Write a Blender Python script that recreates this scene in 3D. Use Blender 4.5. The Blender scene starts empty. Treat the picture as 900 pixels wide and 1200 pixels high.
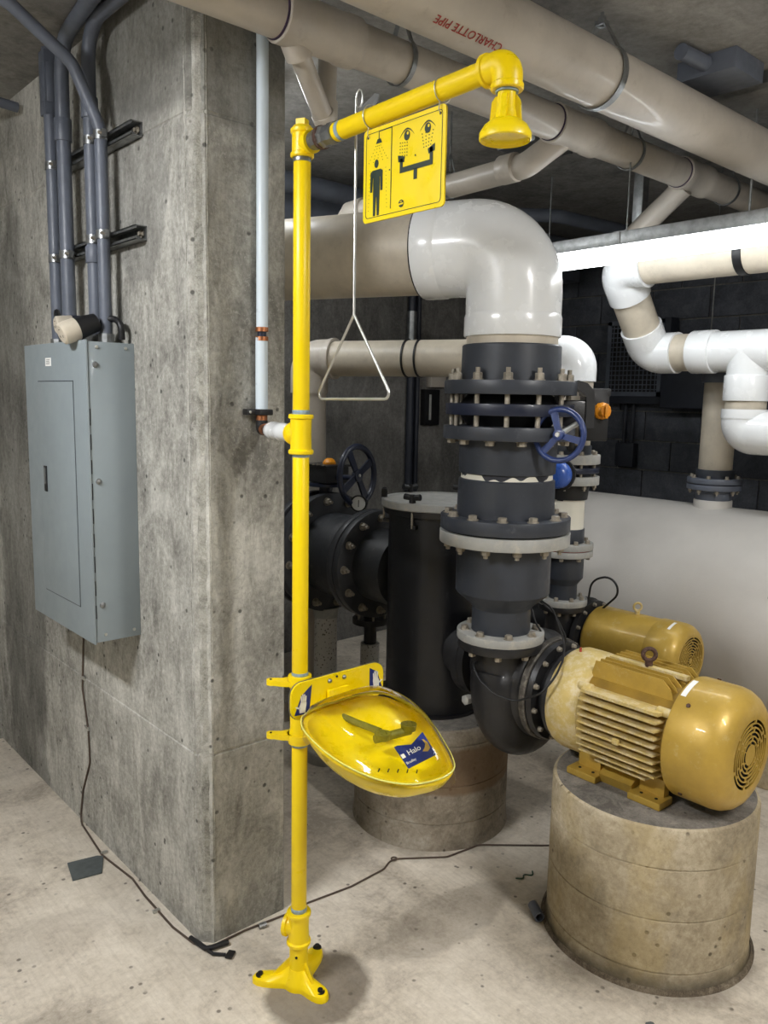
import bpy, bmesh, math, random
from math import pi, sin, cos, atan2, hypot, radians
from mathutils import Vector as V, Matrix
random.seed(4)
S = bpy.context.scene
C = S.collection

# ------------------------------------------------------------------ camera, world, exposure
cam_d = bpy.data.cameras.new('camera')
cam = bpy.data.objects.new('camera', cam_d); C.objects.link(cam)
FPX, PITCH, ROLL, YAW = 941.97, .139708, .0190007, .8432694
F_ = V((cos(YAW)*cos(PITCH), sin(YAW)*cos(PITCH), -sin(PITCH)))
r0 = V((sin(YAW), -cos(YAW), 0)); u0 = r0.cross(F_)
R_ = r0*cos(ROLL)+u0*sin(ROLL); U_ = u0*cos(ROLL)-r0*sin(ROLL)
cam.matrix_world = Matrix(((R_.x, U_.x, -F_.x, 0), (R_.y, U_.y, -F_.y, 0), (R_.z, U_.z, -F_.z, 1.65), (0, 0, 0, 1)))
cam_d.sensor_fit = 'VERTICAL'; cam_d.sensor_height = 36; cam_d.sensor_width = 27
cam_d.lens = FPX/1200*36; cam_d.clip_start = .02
S.camera = cam
W = bpy.data.worlds.new('world'); S.world = W; W.use_nodes = True
W.node_tree.nodes['Background'].inputs[0].default_value = (.6, .7, .8, 1)
W.node_tree.nodes['Background'].inputs[1].default_value = .05
S.view_settings.view_transform = 'Standard'; S.view_settings.look = 'None'
S.view_settings.gamma = 1; S.view_settings.use_curve_mapping = False
S.view_settings.exposure = 0.4
LAMP_VISIBLE = 11.0      # emission of the strip light in view
LAMP_REAR = 80.0; LAMP_PASSAGE = 150.0         # the strip lights behind and beside the camera

# ------------------------------------------------------------------ materials
def srgb(r, g, b):
    f = lambda c: (c/255/12.92) if c/255 <= .04045 else ((c/255+.055)/1.055)**2.4
    return (f(r), f(g), f(b), 1)

def new_mat(name):
    m = bpy.data.materials.new(name); m.use_nodes = True
    return m, m.node_tree, m.node_tree.nodes['Principled BSDF']

def node(nt, t, **kw):
    n = nt.nodes.new(t)
    for k, v in kw.items():
        if k in n.inputs: n.inputs[k].default_value = v
        else: setattr(n, k, v)
    return n

def pos(nt, scale=(1, 1, 1)):
    g = nt.nodes.new('ShaderNodeNewGeometry')
    m = nt.nodes.new('ShaderNodeMapping'); m.inputs['Scale'].default_value = scale
    nt.links.new(g.outputs['Position'], m.inputs['Vector'])
    return m.outputs[0]

def noise(nt, vec, sc, det=4, rough=.6, dist=0.):
    n = nt.nodes.new('ShaderNodeTexNoise')
    n.inputs['Scale'].default_value = sc; n.inputs['Detail'].default_value = det
    n.inputs['Roughness'].default_value = rough; n.inputs['Distortion'].default_value = dist
    nt.links.new(vec, n.inputs['Vector'])
    return n.outputs['Fac']

def ramp(nt, fac, stops):
    n = nt.nodes.new('ShaderNodeValToRGB'); cr = n.color_ramp
    while len(cr.elements) < len(stops): cr.elements.new(.5)
    for e, (p, c) in zip(cr.elements, stops):
        e.position = p; e.color = c if len(c) == 4 else (*c, 1)
    nt.links.new(fac, n.inputs['Fac'])
    return n.outputs['Color']

def mix(nt, fac, a, b, mode='MIX'):
    n = nt.nodes.new('ShaderNodeMix'); n.data_type = 'RGBA'; n.blend_type = mode
    for s, v in ((n.inputs[0], fac), (n.inputs[6], a), (n.inputs[7], b)):
        if hasattr(v, 'links') or isinstance(v, bpy.types.NodeSocket): nt.links.new(v, s)
        else: s.default_value = v
    return n.outputs[2]

def math_(nt, op, a, b=0., c=None):
    n = nt.nodes.new('ShaderNodeMath'); n.operation = op
    for i, v in enumerate((a, b) if c is None else (a, b, c)):
        if isinstance(v, bpy.types.NodeSocket): nt.links.new(v, n.inputs[i])
        else: n.inputs[i].default_value = v
    return n.outputs[0]

def bump(nt, b, h, st=.3, d=.01):
    n = nt.nodes.new('ShaderNodeBump'); n.inputs['Strength'].default_value = st; n.inputs['Distance'].default_value = d
    nt.links.new(h, n.inputs['Height']); nt.links.new(n.outputs[0], b.inputs['Normal'])

BW = lambda v: (v, v, v, 1)

def mat_plain(name, col, rough=.5, metal=0., dirt=.25, dscale=9, coat=0., dust=None, bmp=0., spec=.5):
    """painted or moulded surface with soft mottling, optional pale dust"""
    m, nt, b = new_mat(name)
    p = pos(nt)
    n1 = noise(nt, p, dscale, 5, .65)
    dark = tuple(c*(1-dirt) for c in col[:3])+(1,)
    c = ramp(nt, n1, [(.35, dark), (.6, col)])
    if dust:
        n2 = noise(nt, p, dscale*2.3, 6, .75)
        k = ramp(nt, n2, [(dust[1], BW(0)), (min(1, dust[1]+.16), BW(1))])
        c = mix(nt, math_(nt, 'MULTIPLY', k, dust[2]), c, dust[0])
    nt.links.new(c, b.inputs['Base Color'])
    rr = ramp(nt, noise(nt, p, dscale*3, 4), [(.3, BW(max(0, rough-.1))), (.7, BW(min(1, rough+.12)))])
    nt.links.new(rr, b.inputs['Roughness'])
    b.inputs['Metallic'].default_value = metal
    b.inputs['Coat Weight'].default_value = coat
    b.inputs['Specular IOR Level'].default_value = spec
    if bmp: bump(nt, b, noise(nt, p, 160, 3), bmp, .002)
    return m

def mat_concrete(name, c_light, c_mid, c_dark, scale=1., streak=True, pits=True, bst=.35, extra=None, rough=.85):
    m, nt, b = new_mat(name)
    p = pos(nt); ps = pos(nt, (1.6, 1.6, .55))
    big = noise(nt, p, 1.1*scale, 4, .6, .4)
    med = noise(nt, ps if streak else p, 4.5*scale, 8, .72, .8)
    fine = noise(nt, p, 38*scale, 7, .7)
    a = math_(nt, 'ADD', math_(nt, 'MULTIPLY', big, .38), math_(nt, 'MULTIPLY', med, .38))
    a = math_(nt, 'ADD', a, math_(nt, 'MULTIPLY', fine, .24))
    c = ramp(nt, a, [(.40, c_dark), (.5, c_mid), (.60, c_light)])
    # swirled trowel or form marks
    sw = noise(nt, pos(nt, (1, 1, .7)), 9*scale, 3, .5, 3.2)
    c = mix(nt, math_(nt, 'MULTIPLY', ramp(nt, sw, [(.47, BW(0)), (.5, BW(1)), (.53, BW(0))]), .30 if streak else .16), c, c_dark)
    sc_ = noise(nt, pos(nt, (1.2, 1.2, 1)), 16*scale, 4, .6, 5.)
    c = mix(nt, math_(nt, 'MULTIPLY', ramp(nt, sc_, [(.60, BW(0)), (.64, BW(1))]), .30 if streak else .12), c, c_light)
    pale = noise(nt, p, 2.7*scale, 7, .7, 1.2)
    c = mix(nt, math_(nt, 'MULTIPLY', ramp(nt, pale, [(.56, BW(0)), (.66, BW(1))]), .35), c, c_light)
    h = math_(nt, 'ADD', fine, math_(nt, 'MULTIPLY', med, 1.4))
    if pits:
        v = nt.nodes.new('ShaderNodeTexVoronoi'); v.inputs['Scale'].default_value = 22
        nt.links.new(pos(nt), v.inputs['Vector'])
        gate = ramp(nt, noise(nt, p, 7, 3), [(.47, BW(0)), (.55, BW(1))])
        pt = math_(nt, 'MULTIPLY', ramp(nt, v.outputs['Distance'], [(.10, BW(1)), (.17, BW(0))]), gate)
        c = mix(nt, math_(nt, 'MULTIPLY', pt, .8), c, tuple(x*.3 for x in c_dark[:3])+(1,))
        h = math_(nt, 'SUBTRACT', h, pt)
    if extra: c = extra(nt, p, c)
    nt.links.new(c, b.inputs['Base Color']); b.inputs['Roughness'].default_value = rough
    b.inputs['Specular IOR Level'].default_value = .3
    bump(nt, b, h, bst, .006)
    return m

def blob(nt, p, cx, cy, cz, sx, sy, sz, wob=.35, soft=.12, wscale=6):
    """mask of a stain with an irregular rim around a place in the room"""
    mp = nt.nodes.new('ShaderNodeMapping'); mp.vector_type = 'POINT'
    mp.inputs['Location'].default_value = (-cx/sx, -cy/sy, -cz/sz); mp.inputs['Scale'].default_value = (1/sx, 1/sy, 1/sz)
    g = nt.nodes.new('ShaderNodeNewGeometry'); nt.links.new(g.outputs['Position'], mp.inputs['Vector'])
    ln = nt.nodes.new('ShaderNodeVectorMath'); ln.operation = 'LENGTH'; nt.links.new(mp.outputs[0], ln.inputs[0])
    d = math_(nt, 'ADD', ln.outputs['Value'], math_(nt, 'MULTIPLY', math_(nt, 'SUBTRACT', noise(nt, p, wscale, 5), .5), wob*2))
    return ramp(nt, d, [(1-soft, BW(1)), (min(1, 1+soft*.2), BW(0))])

def floor_extra(nt, p, c):
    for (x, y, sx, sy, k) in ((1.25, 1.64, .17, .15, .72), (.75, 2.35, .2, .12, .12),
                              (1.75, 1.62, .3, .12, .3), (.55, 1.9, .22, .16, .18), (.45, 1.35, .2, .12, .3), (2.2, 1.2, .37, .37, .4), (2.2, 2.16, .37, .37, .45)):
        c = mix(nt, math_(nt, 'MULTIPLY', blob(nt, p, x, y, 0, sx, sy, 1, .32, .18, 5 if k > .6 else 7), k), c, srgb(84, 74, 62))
    br = noise(nt, pos(nt, (14, 1.2, 1)), 6, 4, .6)
    c = mix(nt, math_(nt, 'MULTIPLY', ramp(nt, br, [(.5, BW(0)), (.6, BW(1))]), .13), c, srgb(150, 138, 120))
    return c

def wall_extra(nt, p, c):
    c = mix(nt, math_(nt, 'MULTIPLY', blob(nt, p, 1.09, 3.55, .9, 1, .28, 1.6, .3), .5), c, srgb(70, 70, 66))
    c = mix(nt, math_(nt, 'MULTIPLY', blob(nt, p, 1.09, 2.35, 2.25, 1, .2, .3, .5), .35), c, srgb(104, 104, 102))
    c = mix(nt, math_(nt, 'MULTIPLY', blob(nt, p, 1.3, 2.0, 2.65, .35, 1, .32, .12), .55), c, srgb(88, 87, 82))
    return c

M = {}
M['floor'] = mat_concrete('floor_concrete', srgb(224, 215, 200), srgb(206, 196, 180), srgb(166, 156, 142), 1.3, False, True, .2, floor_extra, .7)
M['wall'] = mat_concrete('wall_concrete', srgb(206, 204, 196), srgb(164, 162, 154), srgb(112, 110, 104), 1.5, True, True, .4, wall_extra)
M['wall_dark'] = mat_concrete('dark_wall_concrete', srgb(140, 138, 134), srgb(112, 110, 106), srgb(84, 83, 80), 1.2, True, False, .25)
M['block'] = mat_concrete('painted_block', srgb(98, 102, 110), srgb(80, 83, 90), srgb(62, 65, 70), 2, False, False, .3)
M['ceiling'] = mat_concrete('ceiling_concrete', srgb(160, 158, 154), srgb(138, 136, 132), srgb(108, 106, 104), 1.1, False, False, .25)
M['chip'] = mat_concrete('chipped_concrete', srgb(206, 204, 196), srgb(172, 170, 160), srgb(120, 118, 110), 6, False, True, .8)
def ped_extra(nt, p, c):
    c = mix(nt, math_(nt, 'MULTIPLY', ramp(nt, noise(nt, pos(nt, (1, 1, .6)), 5, 5), [(.48, BW(0)), (.62, BW(1))]), .45), c, srgb(176, 156, 108))
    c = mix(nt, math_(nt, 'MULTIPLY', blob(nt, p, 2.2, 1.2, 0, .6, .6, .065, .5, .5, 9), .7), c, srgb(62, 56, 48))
    sp_k = ramp(nt, noise(nt, p, 55, 5, .8), [(.5, BW(0)), (.62, BW(1))]); c = mix(nt, math_(nt, 'MULTIPLY', sp_k, .28), c, srgb(120, 104, 78))
    return c
M['pedestal'] = mat_concrete('pedestal_concrete', srgb(198, 186, 162), srgb(172, 159, 134), srgb(138, 127, 106), 1.6, False, True, .35, ped_extra)
def ped2_extra(nt, p, c):
    return mix(nt, math_(nt, 'MULTIPLY', blob(nt, p, 2.2, 2.16, .30, .6, .6, .11, .15), .75), c, srgb(112, 88, 62))
M['pedestal_brown'] = mat_concrete('stained_pedestal_concrete', srgb(170, 162, 148), srgb(142, 132, 116), srgb(108, 99, 86), 1.8, False, True, .35, ped2_extra)
M['pedtop'] = mat_concrete('pedestal_top_concrete', srgb(150, 144, 134), srgb(122, 117, 110), srgb(90, 86, 80), 4, False, True, .5)

M['yellow'] = mat_plain('yellow_paint', srgb(252, 218, 0), .36, 0, .04, 5, 0)
M['yellow_plastic'] = mat_plain('yellow_plastic', srgb(252, 222, 4), .3, 0, .04, 6, .3)
M['yellow_chip'] = mat_plain('bare_pipe_tape', srgb(150, 172, 186), .5, .1, .3, 60)
M['galv'] = mat_plain('galvanised_steel', srgb(150, 152, 152), .38, .85, .3, 30)
M['steel'] = mat_plain('stainless_steel', srgb(205, 205, 200), .4, .9, .1, 20)
M['bolt'] = mat_plain('dusty_bolt_steel', srgb(168, 160, 146), .5, .45, .35, 60)
M['white_pvc'] = mat_plain('white_pvc', srgb(232, 234, 235), .22, 0, .05, 5, .3)
M['cream_pvc'] = mat_plain('cream_pvc', srgb(204, 194, 176), .42, 0, .2, 6, 0, (srgb(158, 148, 132), .55, .35))
M['old_pvc'] = mat_plain('aged_white_pvc', srgb(196, 188, 176), .4, 0, .14, 5, .15, (srgb(150, 140, 126), .56, .4))
M['grey_pvc'] = mat_plain('slate_grey_pvc', srgb(56, 60, 68), .42, 0, .22, 7, 0, (srgb(120, 122, 124), .6, .35))
M['conduit'] = mat_plain('grey_conduit', srgb(98, 104, 116), .45, 0, .2, 10)
M['black_iron'] = mat_plain('black_cast_iron', srgb(34, 34, 36), .42, 0, .3, 9, .1, (srgb(110, 106, 98), .62, .5), .25)
M['black_tank'] = mat_plain('black_strainer_paint', srgb(20, 21, 25), .4, 0, .3, 7, .1, (srgb(86, 88, 90), .63, .6), .15)
M['flange_grey'] = mat_plain('pale_grey_flange', srgb(166, 166, 162), .5, 0, .16, 12, 0, (srgb(196, 188, 172), .52, .5))
M['gold'] = mat_plain('gold_enamel', srgb(194, 160, 70), .42, .2, .16, 10, .15, (srgb(214, 200, 160), .58, .4), .12)
M['gold_dusty'] = mat_plain('dusty_gold_enamel', srgb(206, 182, 112), .55, .08, .14, 14, 0, (srgb(220, 208, 178), .45, .6), .12)
M['gold_groove'] = mat_plain('ochre_motor_casting', srgb(150, 118, 36), .6, .05, .25, 14)
M['dark'] = mat_plain('dark_hollow', srgb(14, 14, 14), .8, 0, .2)
M['rubber'] = mat_plain('black_rubber', srgb(22, 22, 24), .5, 0, .2)
M['blue'] = mat_plain('navy_blue_enamel', srgb(38, 58, 112), .38, 0, .2, 10, .2)
M['blue_dark'] = mat_plain('dark_navy_enamel', srgb(26, 33, 54), .4, 0, .2, 10, .2)
M['blue_bright'] = mat_plain('blue_plastic', srgb(52, 92, 180), .3, 0, .1, 10, .3)
M['panel'] = mat_plain('grey_panel_enamel', srgb(138, 148, 152), .45, 0, .07, 3, .05)
M['panel_edge'] = mat_plain('dark_seam', srgb(60, 64, 68), .7, 0, .1)
M['tank'] = mat_plain('pale_tank_coating', srgb(206, 202, 196), .5, 0, .08, 2.2, 0, (srgb(160, 152, 142), .64, .35), .3)
M['dark_conduit'] = mat_plain('dark_conduit', srgb(42, 46, 56), .5, 0, .2, 8)
M['iron_grey'] = mat_plain('charcoal_cast_iron', srgb(54, 56, 60), .45, 0, .25, 9, .05, (srgb(120, 118, 112), .6, .5), .2)
M['copper'] = mat_plain('copper', srgb(196, 130, 90), .35, .9, .25, 40)
M['pex'] = mat_plain('pale_blue_pipe', srgb(206, 218, 226), .35, 0, .05, 5)
M['orange'] = mat_plain('orange_plastic', srgb(228, 146, 24), .4, 0, .15, 20)
M['sign_yellow'] = mat_plain('sign_yellow', srgb(250, 220, 10), .35, 0, .03, 6)
M['sign_black'] = mat_plain('sign_dark_green_print', srgb(22, 44, 26), .5, 0, .1, 6)
M['label_blue'] = mat_plain('label_blue', srgb(22, 42, 116), .4, 0, .05, 6)
M['white'] = mat_plain('white_print', srgb(240, 240, 236), .5, 0, .03, 6)
M['red_print'] = mat_plain('red_print', srgb(168, 60, 52), .6, 0, .1, 6)
M['spray_head'] = mat_plain('dull_olive_spray_heads', srgb(134, 132, 50), .45, .3, .3, 30)
M['rust'] = mat_plain('rusty_iron', srgb(92, 66, 54), .7, .3, .4, 50, 0, (srgb(170, 160, 150), .55, .6))
M['brown_cord'] = mat_plain('brown_cord', srgb(84, 70, 60), .6, 0, .2, 20)
M['purple'] = mat_plain('purple_primer', srgb(60, 44, 72), .6, 0, .3, 20)
M['slate'] = mat_plain('slate_plate', srgb(92, 98, 98), .6, .1, .2, 20)

m, nt, b = new_mat('speckled_white_pipe')
p = pos(nt); v = nt.nodes.new('ShaderNodeTexVoronoi'); v.inputs['Scale'].default_value = 75; nt.links.new(p, v.inputs['Vector'])
nt.links.new(ramp(nt, math_(nt, 'ADD', v.outputs['Distance'], math_(nt, 'MULTIPLY', noise(nt, p, 30, 3), .5)), [(.4, srgb(96, 92, 84)), (.56, srgb(196, 194, 188))]), b.inputs['Base Color'])
b.inputs['Roughness'].default_value = .6
M['speckled'] = m
# cream pipe with runs of dark primer above one edge (a real stain)
def mat_drips(name, z_hi, depth, base, drip):
    m, nt, b = new_mat(name)
    g = nt.nodes.new('ShaderNodeNewGeometry'); sp = nt.nodes.new('ShaderNodeSeparateXYZ'); nt.links.new(g.outputs['Position'], sp.inputs[0])
    n = noise(nt, pos(nt, (1, 1, .1)), 17, 1, .3)
    lim = math_(nt, 'SUBTRACT', z_hi, math_(nt, 'MULTIPLY', ramp(nt, n, [(.42, BW(0)), (.62, BW(1))]), depth))
    k = math_(nt, 'GREATER_THAN', sp.outputs['Z'], lim)
    nt.links.new(mix(nt, k, base, drip), b.inputs['Base Color']); b.inputs['Roughness'].default_value = .45
    return m
M['drips'] = mat_drips('cream_pipe_with_primer_drips', 1.418, .024, srgb(226, 222, 208), srgb(44, 46, 54))
M['drips_small'] = mat_drips('small_cream_pipe_with_primer_drips', 1.30, .05, srgb(226, 222, 208), srgb(30, 30, 34))

m, nt, b = new_mat('clear_plastic')
nt.nodes.remove(b); out = nt.nodes['Material Output']
tr = node(nt, 'ShaderNodeBsdfTransparent'); tr.inputs[0].default_value = (.985, .985, .93, 1)
gl = node(nt, 'ShaderNodeBsdfGlossy'); gl.inputs['Roughness'].default_value = .06; gl.inputs[0].default_value = (1, 1, 1, 1)
fr = node(nt, 'ShaderNodeFresnel'); fr.inputs[0].default_value = 1.36
mx = node(nt, 'ShaderNodeMixShader')
nt.links.new(fr.outputs[0], mx.inputs[0]); nt.links.new(tr.outputs[0], mx.inputs[1]); nt.links.new(gl.outputs[0], mx.inputs[2]); nt.links.new(mx.outputs[0], out.inputs[0])
M['clear'] = m
M['rim_plastic'] = mat_plain('pale_yellow_rim', srgb(226, 222, 120), .15, 0, .05, 5, .3)
M['dusty_iron'] = mat_plain('dusty_cast_iron', srgb(78, 74, 68), .6, 0, .3, 14, 0, (srgb(150, 144, 132), .5, .6), .3)

def mat_emit(name, col, st):
    m, nt, b = new_mat(name)
    b.inputs['Emission Color'].default_value = col; b.inputs['Emission Strength'].default_value = st
    b.inputs['Base Color'].default_value = (.9, .9, .9, 1)
    return m
M['lamp'] = mat_emit('lit_tube_lens', (.93, .97, 1, 1), LAMP_VISIBLE)
M['lamp_rear'] = mat_emit('lit_tube_lens_warm', (1, .98, .95, 1), LAMP_REAR)
M['lamp_passage'] = mat_emit('lit_tube_lens_passage', (.97, .98, 1, 1), LAMP_PASSAGE)

# ------------------------------------------------------------------ mesh builder
def basis(ax, hint=None):
    ax = V(ax).normalized()
    h = V(hint) if hint else (V((0, 0, 1)) if abs(ax.z) < .9 else V((1, 0, 0)))
    u = (h-ax*h.dot(ax)).normalized(); return u, ax.cross(u), ax

class MB:
    def __init__(s): s.v = []; s.f = []
    def add(s, vs, fs):
        o = len(s.v); s.v += [V(a) for a in vs]; s.f += [tuple(i+o for i in q) for q in fs]; return s
    def box(s, c, size, rz=0, axes=None, bev=0.):
        c = V(c); hx, hy, hz = (a/2 for a in size)
        if axes: X, Y, Z = [V(a) for a in axes]
        else: X, Y, Z = V((cos(rz), sin(rz), 0)), V((-sin(rz), cos(rz), 0)), V((0, 0, 1))
        if bev <= 0:
            vs = [c+X*(sx*hx)+Y*(sy*hy)+Z*(sz*hz) for sz in (-1, 1) for sx, sy in ((-1, -1), (1, -1), (1, 1), (-1, 1))]
            return s.add(vs, [(0, 3, 2, 1), (4, 5, 6, 7), (0, 1, 5, 4), (1, 2, 6, 5), (2, 3, 7, 6), (3, 0, 4, 7)])
        bm = bmesh.new(); bmesh.ops.create_cube(bm, size=1)
        for v in bm.verts: v.co = V((v.co.x*2*hx, v.co.y*2*hy, v.co.z*2*hz))
        bmesh.ops.bevel(bm, geom=bm.edges[:], offset=bev, segments=2, affect='EDGES', profile=.6)
        bm.verts.index_update(); vs = [c+X*v.co.x+Y*v.co.y+Z*v.co.z for v in bm.verts]
        fs = [tuple(v.index for v in f.verts) for f in bm.faces]; bm.free()
        return s.add(vs, fs)
    def lathe(s, o, ax, prof, n=40, hint=None, a0=0., a1=None):
        """prof: (height along axis, radius)"""
        u, w, a = basis(ax, hint); o = V(o); vs = []; fs = []; rows = []
        full = a1 is None; cnt = n if full else n+1; a1_ = 2*pi if full else a1
        for h, r in prof:
            if r < 1e-6: rows.append([len(vs)]); vs.append(o+a*h)
            else:
                row = []
                for i in range(cnt):
                    t = a0+(a1_-a0)*i/n; row.append(len(vs)); vs.append(o+a*h+(u*cos(t)+w*sin(t))*r)
                rows.append(row)
        for A, B in zip(rows, rows[1:]):
            rng = range(cnt if full else cnt-1)
            for i in rng:
                j = (i+1) % cnt
                if len(A) == 1 and len(B) == 1: continue
                if len(A) == 1: fs.append((A[0], B[j], B[i]))
                elif len(B) == 1: fs.append((A[i], A[j], B[0]))
                else: fs.append((A[i], A[j], B[j], B[i]))
        return s.add(vs, fs)
    def cyl(s, p0, p1, r, r2=None, n=32, bev=0.):
        p0, p1 = V(p0), V(p1); L = (p1-p0).length; r2 = r if r2 is None else r2
        if bev: pr = [(0, 0), (0, r-bev), (bev*.3, r-bev*.3), (bev, r), (L-bev, r2), (L-bev*.3, r2-bev*.3), (L, r2-bev), (L, 0)]
        else: pr = [(0, 0), (0, r), (L, r2), (L, 0)]
        return s.lathe(p0, p1-p0, pr, n)
    def tube(s, pts, r, n=16, caps=True, closed=False):
        pts = [V(p) for p in pts]; k = len(pts); rs = r if isinstance(r, (list, tuple)) else [r]*k
        tan = []
        for i in range(k):
            if closed: t = pts[(i+1) % k]-pts[i-1]
            else: t = pts[min(k-1, i+1)]-pts[max(0, i-1)]
            tan.append(t.normalized())
        u = basis(tan[0])[0]; vs = []; fs = []
        for i in range(k):
            u = (u-tan[i]*u.dot(tan[i])).normalized(); w = tan[i].cross(u)
            for j in range(n):
                a = 2*pi*j/n; vs.append(pts[i]+(u*cos(a)+w*sin(a))*rs[i])
        for i in range(k if closed else k-1):
            A = i*n; B = ((i+1) % k)*n
            for j in range(n): fs.append((A+j, A+(j+1) % n, B+(j+1) % n, B+j))
        if caps and not closed: fs.append(tuple(range(n-1, -1, -1))); fs.append(tuple((k-1)*n+j for j in range(n)))
        return s.add(vs, fs)
    def torus(s, c, ax, R, r, n=40, m=10):
        u, w, a = basis(ax); c = V(c)
        return s.tube([c+(u*cos(2*pi*i/n)+w*sin(2*pi*i/n))*R for i in range(n)], r, m, closed=True)
    def prism(s, pts, ext):
        """closed outline of 3D points pushed along ext"""
        pts = [V(p) for p in pts]; n = len(pts); e = V(ext)
        vs = pts+[p+e for p in pts]
        fs = [tuple(range(n-1, -1, -1)), tuple(range(n, 2*n))]+[(i, (i+1) % n, n+(i+1) % n, n+i) for i in range(n)]
        return s.add(vs, fs)
    def sphere(s, c, r, n=20, sz=1., ax=(0, 0, 1)):
        return s.lathe(V(c), ax, [(-r*sz*cos(pi*i/(n//2)), r*sin(pi*i/(n//2))) for i in range(n//2+1)], n)
    def hexa(s, c, ax, r, h, hint=None):
        return s.lathe(V(c), ax, [(0, 0), (0, r), (h*.85, r), (h, r*.85), (h, 0)], 6, hint)
    def build(s, name, mat, parent=None, sharp=32, kind=None):
        o_ = parent_origin(parent)
        me = bpy.data.meshes.new(name); me.from_pydata([v-o_ for v in s.v], [], s.f); me.update()
        bm = bmesh.new(); bm.from_mesh(me); bmesh.ops.recalc_face_normals(bm, faces=bm.faces[:]); bm.to_mesh(me); bm.free()
        me.polygons.foreach_set('use_smooth', [True]*len(me.polygons)); me.set_sharp_from_angle(angle=radians(sharp))
        me.materials.append(M[mat] if isinstance(mat, str) else mat)
        ob = bpy.data.objects.new(name, me); C.objects.link(ob)
        if parent: ob.parent = parent
        if kind: ob['kind'] = kind
        return ob

def parent_origin(p):
    o = V((0, 0, 0))
    while p is not None: o += p.location; p = p.parent
    return o

def thing(name, label, cat, loc=(0, 0, 0), group=None):
    o = bpy.data.objects.new(name, None); C.objects.link(o); o.location = loc
    o.empty_display_size = .05
    o['label'] = label; o['category'] = cat
    if group: o['group'] = group
    return o
def tag(o, label, cat, group=None):
    o['label'] = label; o['category'] = cat
    if group: o['group'] = group
    return o
def struct(name, mb, mat, sharp=32): return mb.build(name, mat, None, sharp, 'structure')

def inst(name, me, parent, mat4):
    o = bpy.data.objects.new(name, me); C.objects.link(o)
    if parent: o.parent = parent; mat4 = Matrix.Translation(-parent_origin(parent)) @ mat4
    o.matrix_local = mat4
    return o

def mesh_of(mb, name, mat, sharp=32):
    o = mb.build(name, mat, None, sharp); me = o.data; bpy.data.objects.remove(o); return me

def place(p, ax, hint=None):
    u, w, a = basis(ax, hint)
    return Matrix(((u.x, w.x, a.x, p[0]), (u.y, w.y, a.y, p[1]), (u.z, w.z, a.z, p[2]), (0, 0, 0, 1)))

def fillet(pts, R, seg=8):
    pts = [V(p) for p in pts]; out = [pts[0]]
    for i in range(1, len(pts)-1):
        a, b, c = pts[i-1], pts[i], pts[i+1]
        d0 = (a-b).normalized(); d1 = (c-b).normalized(); ang = d0.angle(d1)
        t = min(R/math.tan(ang/2), (a-b).length*.49, (c-b).length*.49); Rr = t*math.tan(ang/2)
        cen = b+(d0+d1).normalized()*(Rr/sin(ang/2))
        s0 = b+d0*t-cen; s1 = b+d1*t-cen; tot = s0.angle(s1); axn = s0.cross(s1).normalized()
        for k in range(seg+1): out.append(cen+Matrix.Rotation(tot*k/seg, 3, axn) @ s0)
    out.append(pts[-1]); return out

BOLT = {}
def bolt_mesh(r, h, kind='head', mat='bolt'):
    k = (r, h, kind, mat)
    if k not in BOLT:
        mb = MB().cyl((0, 0, 0), (0, 0, .003), r*1.25, n=14)
        mb.hexa((0, 0, .003), (0, 0, 1), r, h)
        if kind == 'nut': mb.cyl((0, 0, h*.9), (0, 0, h*1.9), r*.5, n=10)
        BOLT[k] = mesh_of(mb, 'bolt', mat)
    return BOLT[k]
def bolts(parent, c, ax, R, n, r=.013, h=.014, phase=0., kind='head', hint=None, mat='bolt', name=None):
    me = bolt_mesh(r, h, kind, mat); u, w, a = basis(ax, hint)
    for i in range(n):
        t = phase+2*pi*i/n; rad = u*cos(t)+w*sin(t)
        inst(name or ('nut' if kind == 'nut' else 'bolt'), me, parent, place(V(c)+rad*R, a, rad.lerp(w, random.random()*.6)))
def studs(parent, c, ax, L, R, n, r=.008, phase=0., hint=None):
    k = ('stud', r, L)
    if k not in BOLT: BOLT[k] = mesh_of(MB().cyl((0, 0, 0), (0, 0, L), r, n=10), 'stud', 'bolt')
    u, w, a = basis(ax, hint)
    for i in range(n):
        t = phase+2*pi*i/n; inst('stud', BOLT[k], parent, place(V(c)+(u*cos(t)+w*sin(t))*R, a))

def text_mesh(txt, size, mat, name='lettering', depth=.0004, bold=0.):
    cu = bpy.data.curves.new(name, 'FONT'); cu.body = txt; cu.size = size; cu.extrude = depth; cu.align_x = 'CENTER'; cu.align_y = 'CENTER'; cu.offset = bold
    ob = bpy.data.objects.new(name, cu); C.objects.link(ob)
    dg = bpy.context.evaluated_depsgraph_get(); me = bpy.data.meshes.new_from_object(ob.evaluated_get(dg))
    bpy.data.objects.remove(ob); bpy.data.curves.remove(cu)
    me.name = name; me.materials.clear(); me.materials.append(M[mat]); return me
def text(txt, size, mat, parent, p, right, up, name='lettering', bold=0.):
    me = text_mesh(txt, size, mat, name, bold=bold); r = V(right).normalized(); u = V(up).normalized(); n = r.cross(u)
    return inst(name, me, parent, Matrix(((r.x, u.x, n.x, p[0]), (r.y, u.y, n.y, p[1]), (r.z, u.z, n.z, p[2]), (0, 0, 0, 1))))

# ================================================================== THE SETTING
ZC = 2.77; XL = 1.09; YE = 2.0; XR = 1.385; YB = 3.95; XE = 5.0
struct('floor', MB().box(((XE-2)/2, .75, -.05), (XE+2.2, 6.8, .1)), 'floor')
struct('ceiling', MB().box(((XE-2)/2, .75, ZC+.05), (XE+2.2, 6.8, .1)), 'ceiling')
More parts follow.
